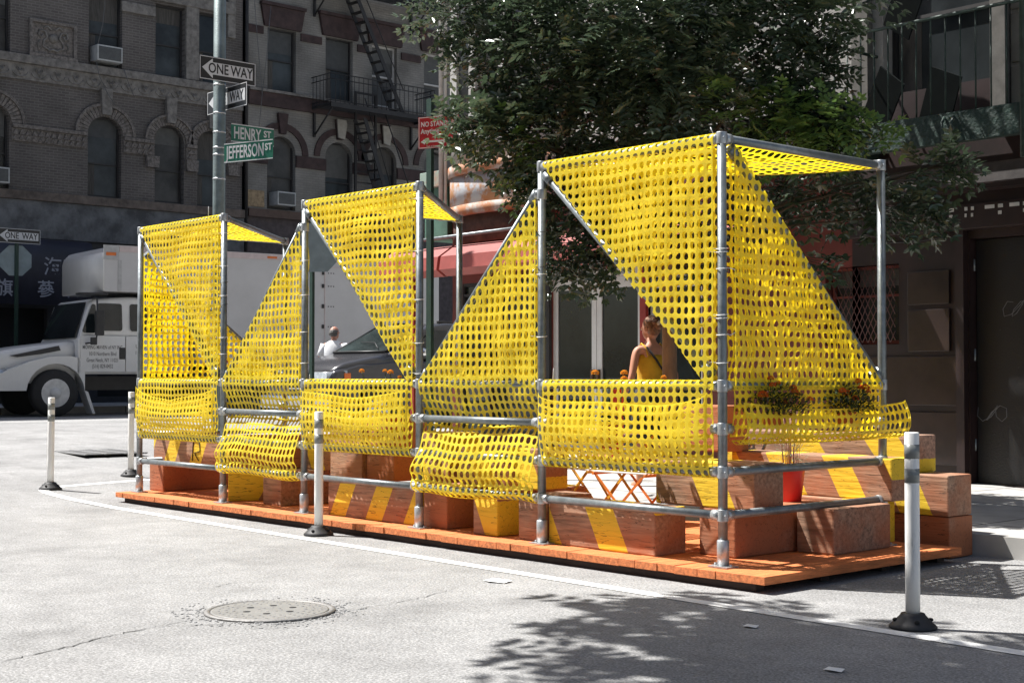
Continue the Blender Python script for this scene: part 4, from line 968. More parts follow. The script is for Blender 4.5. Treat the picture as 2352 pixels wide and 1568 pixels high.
# rounded bay with rusted sheet
def bay(mb, x0, x1, z0, z1, pr, n=24, p=.5, inset=0):
    bot = []; topv = []
    for k in range(n+1):
        u = k/n; x = x0+(x1-x0)*u; y = YF-pr*max(0, math.sin(math.pi*u))**p-.03
        bot.append(mb.bm.verts.new((x, y, z0))); topv.append(mb.bm.verts.new((x, y, z1)))
    for k in range(n):
        f = mb.bm.faces.new((bot[k], bot[k+1], topv[k+1], topv[k])); f.smooth = True
    b0, b1 = mb.bm.verts.new((x0, YF, z0)), mb.bm.verts.new((x1, YF, z0)); t0, t1 = mb.bm.verts.new((x0, YF, z1)), mb.bm.verts.new((x1, YF, z1))
    mb.bm.faces.new([b0]+bot+[b1]); mb.bm.faces.new([t1]+topv[::-1]+[t0]); mb.bm.faces.new((b0, t0, topv[0], bot[0])); mb.bm.faces.new((b1, bot[-1], topv[-1], t1))
bx0, bx1 = -10.05, -7.9
mb = MB(); bay(mb, bx0, bx1, 3.60, 4.02, .34); ch(mb.obj('bay_apron', RUST, cr))
for z0, z1, p_ in ((4.021, 4.17, .39), (3.46, 3.599, .38)): mb = MB(); bay(mb, bx0-.02, bx1+.02, z0, z1, p_); ch(mb.obj('bay_cornice', mat('rusty_moulding', (0.36, 0.33, 0.30), rough=.7, col2=(.33, .13, .05), thr=(.45, .6), scale=4), cr))
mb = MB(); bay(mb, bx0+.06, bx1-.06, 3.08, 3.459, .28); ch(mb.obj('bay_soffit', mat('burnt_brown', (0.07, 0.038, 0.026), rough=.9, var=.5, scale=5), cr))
for z0, z1 in ((4.171, 4.75), (6.9, 9)): mb = MB(); bay(mb, bx0, bx1, z0, z1, .28); ch(mb.obj('bay_wall', GREYST, cr))
mb = MB(); bay(mb, bx0+.05, bx1-.05, 4.751, 6.899, .24); o = ch(mb.obj('bay_window', GL2, cr))
mb = MB()
for u in (.12, .36, .64, .88):
    x = bx0+(bx1-bx0)*u; y = YF-.28*math.sin(math.pi*u)**.5-.02; mb.box(x-.07, x+.07, y-.04, y+.08, 4.752, 6.898)
mb.obj('window_frame', FRW, o, org=None); bpy.data.objects[mb and 'window_frame'].name if False else None
mb = MB(); mb.box(-10.62, -10.10, YF-.08, YF+.5, 3.20, 3.95, bev=.01); ch(mb.obj('corner_fascia', GREENP, cr))
mb = MB(); mb.box(-10.66, -10.10, YF-.14, YF+.5, 3.951, 4.18, bev=.01); ch(mb.obj('corner_cornice', mat('green_flaking_moulding', (0.26, 0.34, 0.29), rough=.7, var=.3, col2=(.34, .22, .16), thr=(.35, .5), scale=5), cr))
for dx in (-.05, .05):
    MB  # twin conduit
mb = MB(); mb.tube([(-10.12, YF-.18, 3.45), (-10.12, YF-.18, 12)], .035, 8).tube([(-10.02, YF-.18, 3.45), (-10.02, YF-.18, 12)], .02, 8); ch(mb.obj('corner_downpipe', mat('pale_pipe', (.45, .44, .42)), cr))
mb = MB(); mb.tube([(-10.7, YF-.65, 3.12), (-9.6, YF-.62, 3.14), (-7.5, YF-.62, 3.16)], .022, 8); ch(mb.obj('awning_rod', GALV, cr))
# red folded canopy in two lengths
def canopy(x0, x1):
    mb = MB(); P_ = [(YF, 3.05), (YF-.55, 3.02), (YF-.80, 2.86), (YF-.83, 2.68), (YF-.70, 2.60), (YF-.62, 2.60), (YF-.70, 2.68), (YF-.68, 2.84), (YF-.50, 2.95), (YF, 2.97)]
    mb.prism(P_, (x0, x1), 'X'); ch(mb.obj('red_canopy', REDA, cr))
canopy(-10.75, -9.42); canopy(-9.36, -6.6); canopy(-6.55, -4.2)
for q_ in ((-10.16, -10.08, YF-.70, YF-.62, .15, 2.6), (-6.40, -6.30, YF-.06, YF-.002, .15, 2.6)): ch(MB().box(*q_).obj('red_pillar', mat('red_iron_pillar', (.30, .03, .02), rough=.5), cr))
mb = MB(); mb.box(-8.12, -8.03, YF-.05, YF+.2, .15, 2.6); ch(mb.obj('dark_jamb', FRB, cr))
# aluminium doors
for i, (a, b) in enumerate(((-8.02, -7.225), (-7.215, -6.42))):
    d = thing('door', None, None); d.parent = cr; del_ = None
    mb = MB(); y0, y1 = YF+.02, YF+.07
    mb.box(a, a+.085, y0, y1, .17, 2.5).box(b-.085, b, y0, y1, .17, 2.5).box(a+.085, b-.085, y0, y1, .17, .37).box(a+.085, b-.085, y0, y1, 2.36, 2.5)
    o = ch(mb.obj('glass_door', ALU, cr)); bpy.data.objects.remove(d)
    mb = MB(); mb.box(a+.085, b-.085, YF+.04, YF+.05, .37, 2.36); mb.obj('pane', DGL, o)
    mb = MB(); hx_ = b-.045 if i == 0 else a+.045; mb.box(hx_-.022, hx_+.022, YF-.03, YF+.019, 1.12, 1.33, bev=.006); mb.obj('handle', mat('bronze_handle', (.10, .06, .045), rough=.4, metal=.4), o)
mb = MB(); mb.box(-8.02, -6.42, YF-.01, YF+.08, 2.501, 2.60).box(-6.418, -6.30, YF-.01, YF+.08, .17, 2.60); ch(mb.obj('door_surround', ALU, cr))
for a, b, c, d, e in ((-9.9, -8.15, .45, 2.55, 0), (-6.30, -5.45, .5, 2.5, 0)):
    ch(sash(cr, 'y', YF, -1, a, b, c, d, .08, ALU if a > -7 else FRB, DGL, meet=.92, fw=.045))
# barred / mesh window at right
o = ch(sash(cr, 'y', YF, -1, -3.68, -2.79, 1.585, 2.415, .16, mat('old_red_frame', (.16, .035, .025)), GL1, meet=.62, fw=.03))
mb = MB()
for k in range(26):
    for s_ in (-1, 1):
        xa = -3.68+.89*k/13-.445*0; z0 = 1.60; x2 = xa+s_*.40
        p0 = (xa, z0); p1 = (x2, 2.40)
        # clip to window
        if s_ > 0:
            if xa > -2.8: continue
            f = min(1, (-2.8-xa)/.40) if x2 > -2.8 else 1
        else:
            if xa < -3.66 or xa > -2.4: continue
            f = 1
            if x2 < -3.66: f = (xa+3.66)/.40
            if xa > -2.8:
                g0 = (xa+2.8)/.40; p0 = (-2.8, z0+.8*g0)
        mb.tube([(p0[0], YF-.04, p0[1]), (xa+(x2-xa)*f, YF-.04, z0+.8*f)], .0045, 4)
mb.obj('security_mesh', mat('brown_wire', (.10, .04, .035), rough=.6), o, org=None)
for c_ in o.children: pass
# maroon panels, shelf light strips, dark doors
for a, b, z0, z1 in ((-2.66, -2.18, 1.98, 2.32), (-2.66, -2.18, 1.50, 1.93), (-3.6, -2.1, .95, 1.45), (-3.6, -2.1, .35, .88)): ch(MB().box(a, b, YF-.03, YF-.002, z0, z1, bev=.006).obj('wall_panel', mat('glossy_maroon', (0.026, 0.017, 0.016), rough=.32, var=.35, scale=3), cr))
mb = MB(); mb.box(-2.08, -1.99, YF-.08, YF-.001, .15, 2.7); ch(mb.obj('door_jamb', MARW, cr))
for q_ in ((-1.96, -1.27), (-1.255, -.56)): ch(MB().box(*q_, YF+.12, YF+.16, .16, 2.61).obj('steel_door', mat('scratched_black_door', (.009, .009, .010), rough=.4, col2=(.05, .05, .05), thr=(.30, .24), scale=16, bump=.2), cr))
SCR = mat('scrawl_paint', (.16, .16, .165), rough=.6)
rnd = random.Random(31)
for k in range(7):
    x0_, z0_ = rnd.uniform(-1.9, -.7), rnd.uniform(.7, 2.3); P_ = []; a_ = rnd.uniform(0, 6)
    for j in range(16): P_.append((x0_+.09*math.cos(a_+j*.9)+.014*j, YF+.118, z0_+.08*math.sin(a_+j*1.15)))
    ch(MB().tube(P_, .0035, 5).obj('door_scrawl', SCR, cr))
for z in (.5, 1.4, 2.3): ch(MB().tube([(-1.975, YF+.10, z), (-1.975, YF+.10, z+.12)], .014, 8).obj('hinge', GALV, cr))
mb = MB(); mb.box(-1.31, -1.28, YF+.09, YF+.119, 1.15, 1.30, bev=.006).box(-1.335, -1.255, YF+.07, YF+.0885, 1.06, 1.14, bev=.01); ch(mb.obj('padlock', GALV_L, cr))
ch(MB().box(-1.10, -.80, YF+.112, YF+.1195, .95, 1.22).obj('notice', mat('torn_notice', (.22, .22, .21), rough=.8, col2=(.05, .05, .05), thr=(.42, .5), scale=12), cr))
ch(MB().tube([(-3.3, YF-.02, 2.66), (-2.6, YF-.025, 2.63), (-2.1, YF-.02, 2.66), (-2.08, YF-.02, 1.1)], .009, 6).obj('cable', BLACK, cr))
mb = MB(); mb.box(-3.3, 9, YF-.14, YF-.001, 2.70, 2.95, bev=.01).box(-3.3, 9, YF-.35, YF-.142, 3.06, 3.12); ch(mb.obj('shop_fascia', MARW, cr))
mb = MB(); rnd = random.Random(4); x = -2.1
while x < -.6:
    w_ = rnd.choice([.03, .05, .1, .03]); mb.box(x, x+w_, YF-.15, YF-.143, 2.885, 2.92) ; 
    if rnd.random() < .7: mb.box(x, x+w_*.7, YF-.15, YF-.143, 2.82, 2.855)
    x += w_+rnd.choice([.04, .07, .12])
ch(mb.obj('slot_lettering', mat('pale_slot', (.55, .55, .53), rough=.6), cr))
mb = MB(); mb.box(-2.9, 9, YF-.02, YF-.001, 3.10, 3.36); ch(mb.obj('awning_housing', mat('dusty_housing', (.09, .08, .078), rough=.7, var=.35, scale=3), cr))
# upper right: shutter panels, pilaster
for q_ in ((-1.66, -1.50, YF-.12), (-3.28, -3.08, YF-.10)): ch(MB().box(*q_, YF-.001, 3.75, 9).obj('pilaster', mat('stone_pilaster', (.11, .104, .095), rough=.9, var=.25), cr))
mb = MB()
for k in range(8): mb.box(-1.48, 1.2, YF-.05, YF-.002, 3.78+.52*k, 4.26+.52*k, bev=.012)
ch(mb.obj('shutter_panel', mat('tan_shutter', (.13, .12, .105), rough=.8, var=.3, scale=2), cr))
mb = MB()
for (a, b, c) in ((-2.75, 4.1, 40), (-2.1, 4.0, 25), (-2.5, 5.0, 35)):
    M_ = Matrix.Translation((a, YF-.3, b)) @ Matrix.Rotation(R(c), 4, 'Y') @ Matrix.Rotation(R(c/2), 4, 'X'); mb.box(-.18, .18, -.01, .01, -.28, .28, M=M_)
ch(mb.obj('hanging_boards', mat('grey_board', (.010, .012, .012), rough=.95, spec=.05), cr))
# green fire balcony
gb = thing('fire_balcony', 'green iron balcony with thin bars above the shop at the upper right', 'balcony', (0, 5.6, 3.5))
mb = MB(); mb.box(-3.05, 6, 5.16, 5.20, 3.42, 3.70).box(-3.05, 6, 5.201, 5.26, 3.42, 3.45).box(-3.05, 6, 5.201, 5.26, 3.67, 3.70).box(-3.05, -3.0, 5.26, 6.2, 3.44, 3.68); ch(mb.obj('beam', GREEN_IRON, gb))
mb = MB()
for k in range(8): mb.box(-3.0, 6, 5.30+.11*k, 5.36+.11*k, 3.64, 3.67)
ch(mb.obj('platform', GREEN_IRON, gb))
mb = MB(); mb.tube([(-3.03, YF, 4.62), (-3.03, 5.18, 4.62), (6, 5.18, 4.62)], .018, 8)
for k in range(58): mb.tube([(-3.0+.155*k, 5.18, 3.70), (-3.0+.155*k, 5.18, 4.62)], .0085, 6)
mb.tube([(-.82, 5.16, 3.2), (-.82, 5.16, 9)], .03, 8)
ch(mb.obj('railing', GREEN_IRON, gb))
for x in (-1.6, -1.5): ch(MB().tube([(x, 5.15, 3.66), (x, 5.10, 3.60), (x+.01, 5.12, 3.38)], .014, 6).obj('hook', GREEN_IRON, gb))
mb = MB(); mb.tube([(-2.5, 5.2, 5.1), (-2.66, 5.2, 5.0), (-2.6, 5.2, 4.9), (-2.2, 5.2, 4.98), (-1.7, 5.2, 5.12)], .014, 6)
ch(mb.obj('hook', GREEN_IRON, gb))
# grey balcony further left, behind the crown
gb2 = thing('fire_balcony', 'dark iron balcony partly hidden behind the tree crown', 'balcony', (-5, 5.6, 3.7))
mb = MB(); mb.box(-5.6, -3.4, 5.3, 6.15, 3.66, 3.72).box(-5.6, -3.4, 5.26, 5.30, 3.60, 3.74); ch(mb.obj('platform', IRONB, gb2))
mb = MB(); mb.tube([(-5.58, YF, 4.55), (-5.58, 5.28, 4.55), (-3.42, 5.28, 4.55), (-3.42, YF, 4.55)], .018, 6)
for k in range(16): mb.tube([(-5.58+.144*k, 5.28, 3.73), (-5.58+.144*k, 5.28, 4.55)], .010, 5)
ch(mb.obj('railing', IRONB, gb2))
# opposite building, behind the camera, that the door glass mirrors
ob = thing('opposite_building', 'plain pale tenement front across the street mirrored in the door glass', 'building', (-8, -14, 0))
ops = [(x, x+1.1, z, z+1.9, 0) for x in range(-22, 8, 3) for z in (5, 8.4, 11.8)]
ch(wall('wall', brick_mat('pale_brick', (.34, .31, .28), (.28, .25, .22), (.3, .28, .25), 'X'), ob, 'y', -14.0, 1, -24, 9, .1, 15, ops, .2))
mb = MB(); mb.box(-24, 9, -15, -14.3, .1, 15); ch(mb.obj('shell', GL1, ob))

# ------------------------------------------------------------------ street signs
SGN_BLK = mat('sign_black', (.012, .012, .013), rough=.4); SGN_WHT = mat('sign_white', (.55, .56, .57), rough=.4, var=.06); SGN_GRN = mat('sign_green', (.012, .13, .085), rough=.4, var=.1)
SGN_RED = mat('sign_red', (.42, .022, .028), rough=.4, var=.08); SGN_BACK = mat('sign_back_metal', (.20, .25, .27), rough=.5, metal=.3, var=.12)
POLE = mat('pole_grey_green', (.16, .20, .20), rough=.5, metal=.4, var=.25, scale=5, bump=.15); DGREEN = mat('dark_green_post', (.010, .035, .025), rough=.5, var=.2)
def one_way(parent, M, L=.914, H=.31):
    """board in local x (right), y (up), z out; arrow points to -x"""
    mb = MB(); mb.box(-L/2, L/2, -H/2, H/2, -.002, .002, M=M); o = mb.obj('one_way_board', SGN_BLK, parent); 
    mb = MB(); b = .010
    mb.box(-L/2+.004, L/2-.004, H/2-b-.004, H/2-.004, .0025, .0045, M=M).box(-L/2+.004, L/2-.004, -H/2+.004, -H/2+b+.004, .0025, .0045, M=M).box(-L/2+.004, -L/2+b+.004, -H/2+b+.005, H/2-b-.005, .0025, .0045, M=M).box(L/2-b-.004, L/2-.004, -H/2+b+.005, H/2-b-.005, .0025, .0045, M=M)
    mb.obj('border', SGN_WHT, o)
    mb = MB(); a = H*.42; sh = H*.26; hw = L*.23
    mb.prism([(-L/2+.04, 0), (-L/2+hw, a), (-L/2+hw, sh), (L/2-.05, sh), (L/2-.05, -sh), (-L/2+hw, -sh), (-L/2+hw, -a)], (.0025, .0045), 'Z', M=M); mb.obj('arrow', SGN_WHT, o)
    for tx, x in (('ONE', -.155), ('WAY', .225)): text_obj('lettering', tx, SGN_BLK, o, M @ Matrix.Translation((x*L/.914, -.002, .006)), .185*H/.31, xs=.78, bold=.003, ext=.001)
    return o
lp = thing('signpost', 'tall grey green pole with two one way boards and two green street name plates', 'signpost', (-12.10, 3.60, .15))
MB().lathe([(.10, 0), (.09, .3), (.088, 3), (.082, 9)], n=20).obj('pole', POLE, lp)
for z in (5.35, 4.95, 4.68, 4.46, 4.36, 4.02): MB().lathe([(.090, -.012), (.090, .012)], (0, 0, z-.15), n=20).obj('clamp', GALV_L, lp)
M = frame_M((.125, .06, 5.54-.15), (0, 1, 0), (0, 0, 1)); one_way(lp, M, .90, .33)
M = frame_M((.01, .115, 5.17-.15), (1, 0, 0), (0, 0, 1)); one_way(lp, M, 1.08, .33)
def name_plate(parent, M, L, H, big, small, bx, sx, bs, ss, bxs, arrow=False):
    mb = MB(); mb.box(0, L, -H/2, H/2, -.003, .003, M=M); o = mb.obj('street_name_plate', SGN_GRN, parent)
    mb = MB(); mb.box(0, L, H/2-.014, H/2-.001, .0035, .006, M=M).box(0, L, -H/2+.001, -H/2+.014, .0035, .006, M=M); mb.obj('border', SGN_WHT, o)
    text_obj('lettering', big, SGN_WHT, o, M @ Matrix.Translation((bx, -.005, .006)), bs, xs=bxs, bold=.004, ext=.001)
    text_obj('lettering', small, SGN_WHT, o, M @ Matrix.Translation((sx, .03, .006)), ss, xs=.9, bold=.003, ext=.001)
name_plate(lp, frame_M((.12, .12, 4.68-.15), (0, 1, 0), (0, 0, 1)), .70, .26, 'HENRY', 'ST', .26, .59, .24, .13, .58)
name_plate(lp, frame_M((.175, -.02, 4.36-.15), (.945, .325, 0), (0, 0, 1)), .86, .27, 'JEFFERSON', 'ST', .375, .785, .25, .13, .55)
# no standing sign
ns = thing('parking_sign', 'red no standing sign on a dark green post half covered by leaves', 'sign', (-6.16, 2.66, .15))
mb = MB(); mb.box(-.04, .04, -.02, .02, 0, 4.02); mb.obj('post', DGREEN, ns)
mb = MB()
for k in range(26): mb.lathe([(.007, 0), (.007, .0015)], (0, 0, 0), n=8)
mb.bm.free()
ang = R(24)
Mn = frame_M((.20, -.05, 3.79-.15), (math.cos(ang), math.sin(ang), 0), (0, 0, 1))
mb = MB(); mb.box(-.235, .235, -.165, .165, -.002, .002, bev=0, M=Mn); o = mb.obj('board', SGN_RED, ns)
mb = MB()
for q_ in ((-.230, .230, .155, .162), (-.230, .230, -.162, -.155), (-.230, -.223, -.154, .154), (.223, .230, -.154, .154)): mb.box(*q_, .0025, .004, M=Mn)
mb.obj('border', SGN_WHT, o)
text_obj('lettering', 'NO STANDING', SGN_WHT, o, Mn @ Matrix.Translation((-.205, .085, .004)), .074, xs=.82, bold=.0012, ext=.001, align='LEFT')
text_obj('lettering', 'Anytime', SGN_WHT, o, Mn @ Matrix.Translation((-.205, .012, .004)), .074, xs=.86, bold=.0012, ext=.001, align='LEFT')
mb = MB(); mb.prism([(-.205, -.095), (-.155, -.065), (-.155, -.085), (.06, -.085), (.06, -.065), (.11, -.095), (.06, -.125), (.06, -.105), (-.155, -.105), (-.155, -.125)], (.0025, .0045), 'Z', M=Mn); mb.obj('double_arrow', SGN_WHT, o)
text_obj('lettering', 'Dept. of Transportation', SGN_WHT, o, Mn @ Matrix.Translation((-.04, -.145, .004)), .02, ext=.001)
def stop_back(parent, M, r):
    mb = MB(); mb.prism([(r*math.cos(R(22.5+45*k)), r*math.sin(R(22.5+45*k))) for k in range(8)], (-.003, .003), 'Z', M=M); return mb.obj('sign_back', SGN_BACK, parent)
st = thing('stop_sign', 'back of an octagonal stop sign on a dark post behind the fifth pipe post', 'sign', (-11.22, 4.58, .15))
mb = MB(); mb.box(-.035, .035, -.02, .02, 0, 3.4); mb.obj('post', DGREEN, st)
stop_back(st, frame_M((.10, .03, 2.90), (.8, .6, 0), (0, 0, 1)), .37)
st = thing('one_way_sign', 'one way sign above an octagonal sign back on a thin post at the left edge', 'sign', (-26.6, 6.75, .5))
mb = MB(); mb.box(-.035, .035, -.035, .035, 0, 4.1); mb.obj('post', DGREEN, st)
one_way(st, frame_M((.06, .03, 3.98), (0, 1, 0), (0, 0, 1)) , 1.02, .34); stop_back(st, frame_M((-.05, 0, 3.42), (.25, .968, 0), (0, 0, 1)), .38)

# ------------------------------------------------------------------ vehicles
TW = mat('truck_white_paint', (0.62, 0.62, 0.61), rough=.28, var=.06, scale=1.5, spec=.5)
TBX = mat('box_grey_white', (0.46, 0.455, 0.455), rough=.5, var=.06, scale=1.2)
PINK = mat('pale_pink_trim', (0.50, 0.42, 0.41), rough=.6, var=.1)
CGL = glass_mat('vehicle_glass', (0.012, 0.016, 0.017), rough=.03, spec=.6)
TYRE = mat('tyre_rubber', (0.020, 0.020, 0.021), rough=.8, var=.2); CHR = mat('chrome', (.62, .63, .64), rough=.12, metal=.95, var=.05)
AMB = mat('amber_lens', (.55, .13, .02), rough=.3); HL = mat('headlamp_lens', (.55, .57, .58), rough=.08, metal=.5, var=.25, scale=18); REDL = mat('red_tape', (.45, .02, .02), rough=.5)
DGR = mat('dark_grey_paint', (0.045, 0.046, 0.052), rough=.22, var=.08, scale=2, spec=.6); PLB = mat('black_trim', (.018, .018, .019), rough=.5)
def wheel(parent, x, y, r, w_, rim_m, out=-1, holes=8):
    p = MB()
    prof_ = [(r*.60, -w_/2), (r*.93, -w_/2), (r, -w_*.36), (r, w_*.36), (r*.93, w_/2), (r*.60, w_/2)]
    rings = []
    for rr, yy in prof_: rings.append([(x+rr*math.cos(2*math.pi*k/28), y+yy, r+rr*math.sin(2*math.pi*k/28)) for k in range(28)])
    p.loft(rings); o = p.obj('wheel', TYRE, parent)
    p = MB(); fy = y+out*(w_/2+.004)
    prof_ = [(r*.60, 0), (r*.56, .03), (r*.50, .07), (r*.26, .05), (r*.22, -.05), (r*.02, -.06)]
    p.loft([[(x+rr*math.cos(2*math.pi*k/28), fy-out*yy, r+rr*math.sin(2*math.pi*k/28)) for k in range(28)] for rr, yy in prof_]); p.obj('rim', rim_m, o)
    p = MB()
    for k in range(holes):
        a = 2*math.pi*k/holes; p.ball((x+r*.40*math.cos(a), fy-out*.058, r+r*.40*math.sin(a)), (r*.055, .012, r*.055))
    p.obj('rim_hole', PLB, o); return o
tr = thing('box_truck', 'white box truck with crew cab facing left at the far kerb behind the pavilion', 'truck', (-23.2, 6.2, gz(-23.2)), R(84.5))
def arch_poly(x0, x1, zb, zt, wheels, front_pts=None):
    """side outline from (x0,zb) along the bottom with wheel arches, closed over the given top polyline"""
    pts = [(x0, zb)]
    for cx_, cz_, r_ in sorted(wheels):
        a0 = math.asin(max(-1, min(1, (zb-cz_)/r_)))
        for k in range(13):
            a = math.pi-a0 - (math.pi-2*a0)*k/12; pts.append((cx_+r_*math.cos(a), cz_+r_*math.sin(a)))
    pts.append((x1, zb)); return pts
# fenders + hood
side = arch_poly(-1.35, .62, .55, 0, [(0, .50, .62)]); top_ = [(.62, 1.22), (.3, 1.28), (-.1, 1.27), (-.55, 1.16), (-1.0, .98), (-1.35, .80)]
for y0, y1 in ((0.0, .42), (2.0, 2.42)):
    mb = MB(); mb.prism(side+top_, (y0, y1), 'Y')
    mb.obj('fender', TW, tr)
def rsec(x, y0, y1, z0, z1, r=.12, n=4, tumble=0):
    out = []
    for (cy, cz, a0) in ((y0+r+tumble, z1-r, 180), (y1-r-tumble, z1-r, 90)):
        for k in range(n+1): a = R(a0-90*k/n); out.append((x, cy+r*math.cos(a), cz+r*math.sin(a)))
    out += [(x, y1, z0), (x, y0, z0)]
    return out
mb = MB(); mb.loft([rsec(-1.42, .35, 2.07, .75, 1.20, .10), rsec(-1.38, .30, 2.12, .70, 1.30, .12), rsec(-1.0, .25, 2.17, .70, 1.40, .14), rsec(-.4, .22, 2.20, .70, 1.50, .16), rsec(.2, .20, 2.22, .70, 1.58, .16), rsec(.46, .18, 2.24, .70, 1.61, .14)]); mb.obj('hood', TW, tr)
mb = MB(); mb.prism([(-.9, 1.28), (-.35, 1.40), (.12, 1.50), (.16, 1.40), (-.25, 1.32), (-.75, 1.25)], (.19, .235), 'Y'); mb.obj('hood_vent', PLB, tr)
mb = MB(); mb.box(-1.47, -1.425, .55, 1.87, .80, 1.16, bev=.02); mb.obj('grille', PLB, tr)
mb = MB(); mb.box(-1.62, -1.36, -.02, 2.44, .42, .74, bev=.05); mb.obj('bumper', mat('bumper_white', (.5, .5, .5), rough=.4), tr)
for y in (.06, 1.98):
    mb = MB(); mb.loft([[(x, y+.02, .82), (x, y+.36, .82), (x, y+.36, 1.06+dz_), (x, y+.02, 1.0+dz_)] for x, dz_ in ((-1.37, -.08), (-1.0, .0))]); mb.obj('headlight', HL, tr)
# cab shell
mb = MB(); C_ = []
for x, zt, y_ in ((.46, 1.63, .02), (.50, 1.68, .02), (.72, 2.42, .05), (.86, 2.52, .07), (1.6, 2.58, .07), (2.9, 2.58, .07), (2.98, 2.50, .08)): C_.append(rsec(x, .0, 2.42, .90, zt, .10 if zt > 2 else .05, 4, tumble=.07 if zt > 2 else 0))
mb.loft(C_); mb.obj('cab', TW, tr)
mb = MB(); mb.quad((.470, .16, 1.66), (.470, 2.26, 1.66), (.735, 2.18, 2.44), (.735, .24, 2.44)); o = mb.obj('windshield', CGL, tr, solid=.012)
o.location = (-.025, 0, .01)
mb = MB()
def pane(x0, x1, z0, z1, sl=0, nm='side_window'):
    mb = MB(); r_ = .05; P_ = []
    for cx_, cz_, a0 in ((x1-r_, z1-r_, 0), (x0+r_+sl, z1-r_, 90), (x0+r_, z0+r_, 180), (x1-r_, z0+r_, 270)):
        for k in range(4): a = R(a0+30*k); P_.append((cx_+r_*math.cos(a), cz_+r_*math.sin(a)))
    vs = [mb.bm.verts.new((x, -.006+max(0, z-1.7)*.085, z)) for x, z in P_]; mb.bm.faces.new(vs); return mb
def dooro(x0, x1, lab=None):
    mb = MB(); d_ = .006
    mb.box(x0, x1, -.008, -.001, .95, 1.72, bev=.003); return mb.obj('door', TW, tr)
dr = dooro(.52, 1.50); dr2 = dooro(1.52, 2.45)
pane(.56, .86, 1.78, 2.40, .20).obj('side_window', CGL, dr, solid=.01); pane(.90, 1.44, 1.83, 2.42).obj('side_window', CGL, dr, solid=.01); pane(1.62, 2.35, 1.83, 2.42).obj('side_window', CGL, dr2, solid=.01)
mb = MB(); mb.box(1.37, 1.50, -.016, -.009, 1.22, 1.47, bev=.01); mb.obj('handle', PLB, dr)
LET = mat('faded_black_lettering', (.10, .10, .10), rough=.6)
for tx, z, sz in (('MOVING MAVEN of NY INC', 1.47, .115), ('1010 Northern Blvd', 1.33, .12), ('Great Neck, NY 11021', 1.195, .12), ('(516) 829-0432', 1.065, .12)):
    text_obj('lettering', tx, LET, dr, frame_M((1.0, -.0095, z), (1, 0, 0), (0, 0, 1)), sz, xs=.62, ext=.001, bold=.001)
text_obj('lettering', 'US DOT', LET, dr2, frame_M((1.95, -.0095, 1.50), (1, 0, 0), (0, 0, 1)), .12, ext=.001); text_obj('lettering', '16-0432', LET, dr2, frame_M((1.9, -.0095, 1.36), (1, 0, 0), (0, 0, 1)), .11, ext=.001)
mb = MB(); mb.tube([(.75, -.02, 2.55), (.78, -.25, 2.50), (.80, -.27, 1.85), (.78, -.18, 1.58), (.62, -.02, 1.55)], .018, 6).box(.74, .93, -.31, -.22, 1.72, 2.25, bev=.03).box(.66, .80, -.24, -.18, 1.52, 1.68, bev=.02).box(.5, 1.1, -.05, .3, 2.60, 2.64, bev=.02); mb.obj('mirror', PLB, tr)
mb = MB(); mb.prism([(.62, .55), (.70, .52), (.86, .05), (.80, .05)], (.02, .40), 'Y'); mb.obj('mudguard', TW, tr)
for x in (0.0,):
    wheel(tr, x, .17, .50, .30, mat('white_steel_rim', (.55, .55, .54), rough=.45, var=.15), -1, 8); wheel(tr, x, 2.25, .50, .30, TW, 1)
wheel(tr, 6.9, .20, .50, .45, TW, -1); wheel(tr, 6.9, 2.22, .50, .45, TW, 1)
mb = MB(); mb.box(.3, 9.2, .65, .85, .55, .85).box(.3, 9.2, 1.55, 1.75, .55, .85).box(3.1, 4.4, .05, .6, .45, .95, bev=.03); mb.obj('chassis', PLB, tr)
# cargo box with raised nose over the cab
BW0, BW1 = -.08, 2.50
mb = MB(); nose = [(.98, 2.68), (.98, 3.38), (1.02, 3.52), (1.12, 3.63), (1.28, 3.68), (9.6, 3.68), (9.6, 1.08), (3.15, 1.08), (3.15, 2.68)]
mb.prism(nose, (BW0, BW1), 'Y'); o = mb.obj('cargo_box', TBX, tr)
mb = MB(); mb.loft([[(x-.012, y, z) for y in (BW0-.006, BW1+.006)]+[(x+.012, y, z) for y in (BW1+.006, BW0-.006)] for x, z in ((.98, 2.70), (.98, 3.38), (1.02, 3.52))]); mb.obj('nose_panel', TW, o)
mb = MB(); mb.box(.975, 1.32, BW0-.012, BW0-.001, 3.36, 3.675).box(1.30, 1.38, BW0-.010, BW0-.001, 2.69, 3.355); mb.obj('corner_casting', mat('corner_alu', (.36, .36, .36), rough=.5), o)
mb = MB(); mb.box(1.03, 1.25, BW0-.02, BW0-.0125, 3.45, 3.52); mb.obj('marker_light', AMB, o)
mb = MB(); mb.box(1.33, 9.58, BW0-.014, BW0-.002, 3.54, 3.665).box(3.17, 9.58, BW0-.014, BW0-.002, 1.10, 1.24); mb.obj('edge_trim', PINK, o)
mb = MB(); mb.box(4.85, 5.1, BW0-.02, BW0-.015, 3.57, 3.62); mb.obj('marker_light', AMB, o)
mb = MB()
for x in (3.6, 5.3, 6.0, 6.9, 7.6, 8.4): mb.box(x, x+.32, BW0-.018, BW0-.0145, 1.16, 1.21)
mb.obj('reflective_tape', REDL, o)
mb = MB()
for a in ((6.35, 6.37, 1.3, 3.45), (7.75, 7.77, 1.3, 3.45)): mb.box(a[0], a[1], BW0-.012, BW0-.002, a[2], a[3])
mb.box(6.371, 7.749, BW0-.012, BW0-.002, 3.43, 3.45); mb.obj('door_seam', PINK, o)
mb = MB()
for z in (1.5, 1.98, 2.46, 2.94, 3.25):
    mb.box(6.28, 6.34, BW0-.03, BW0-.002, z, z+.09, bev=.005)
    for k in range(3): mb.ball((6.46+.07*k, BW0-.003, z+.045), .014)
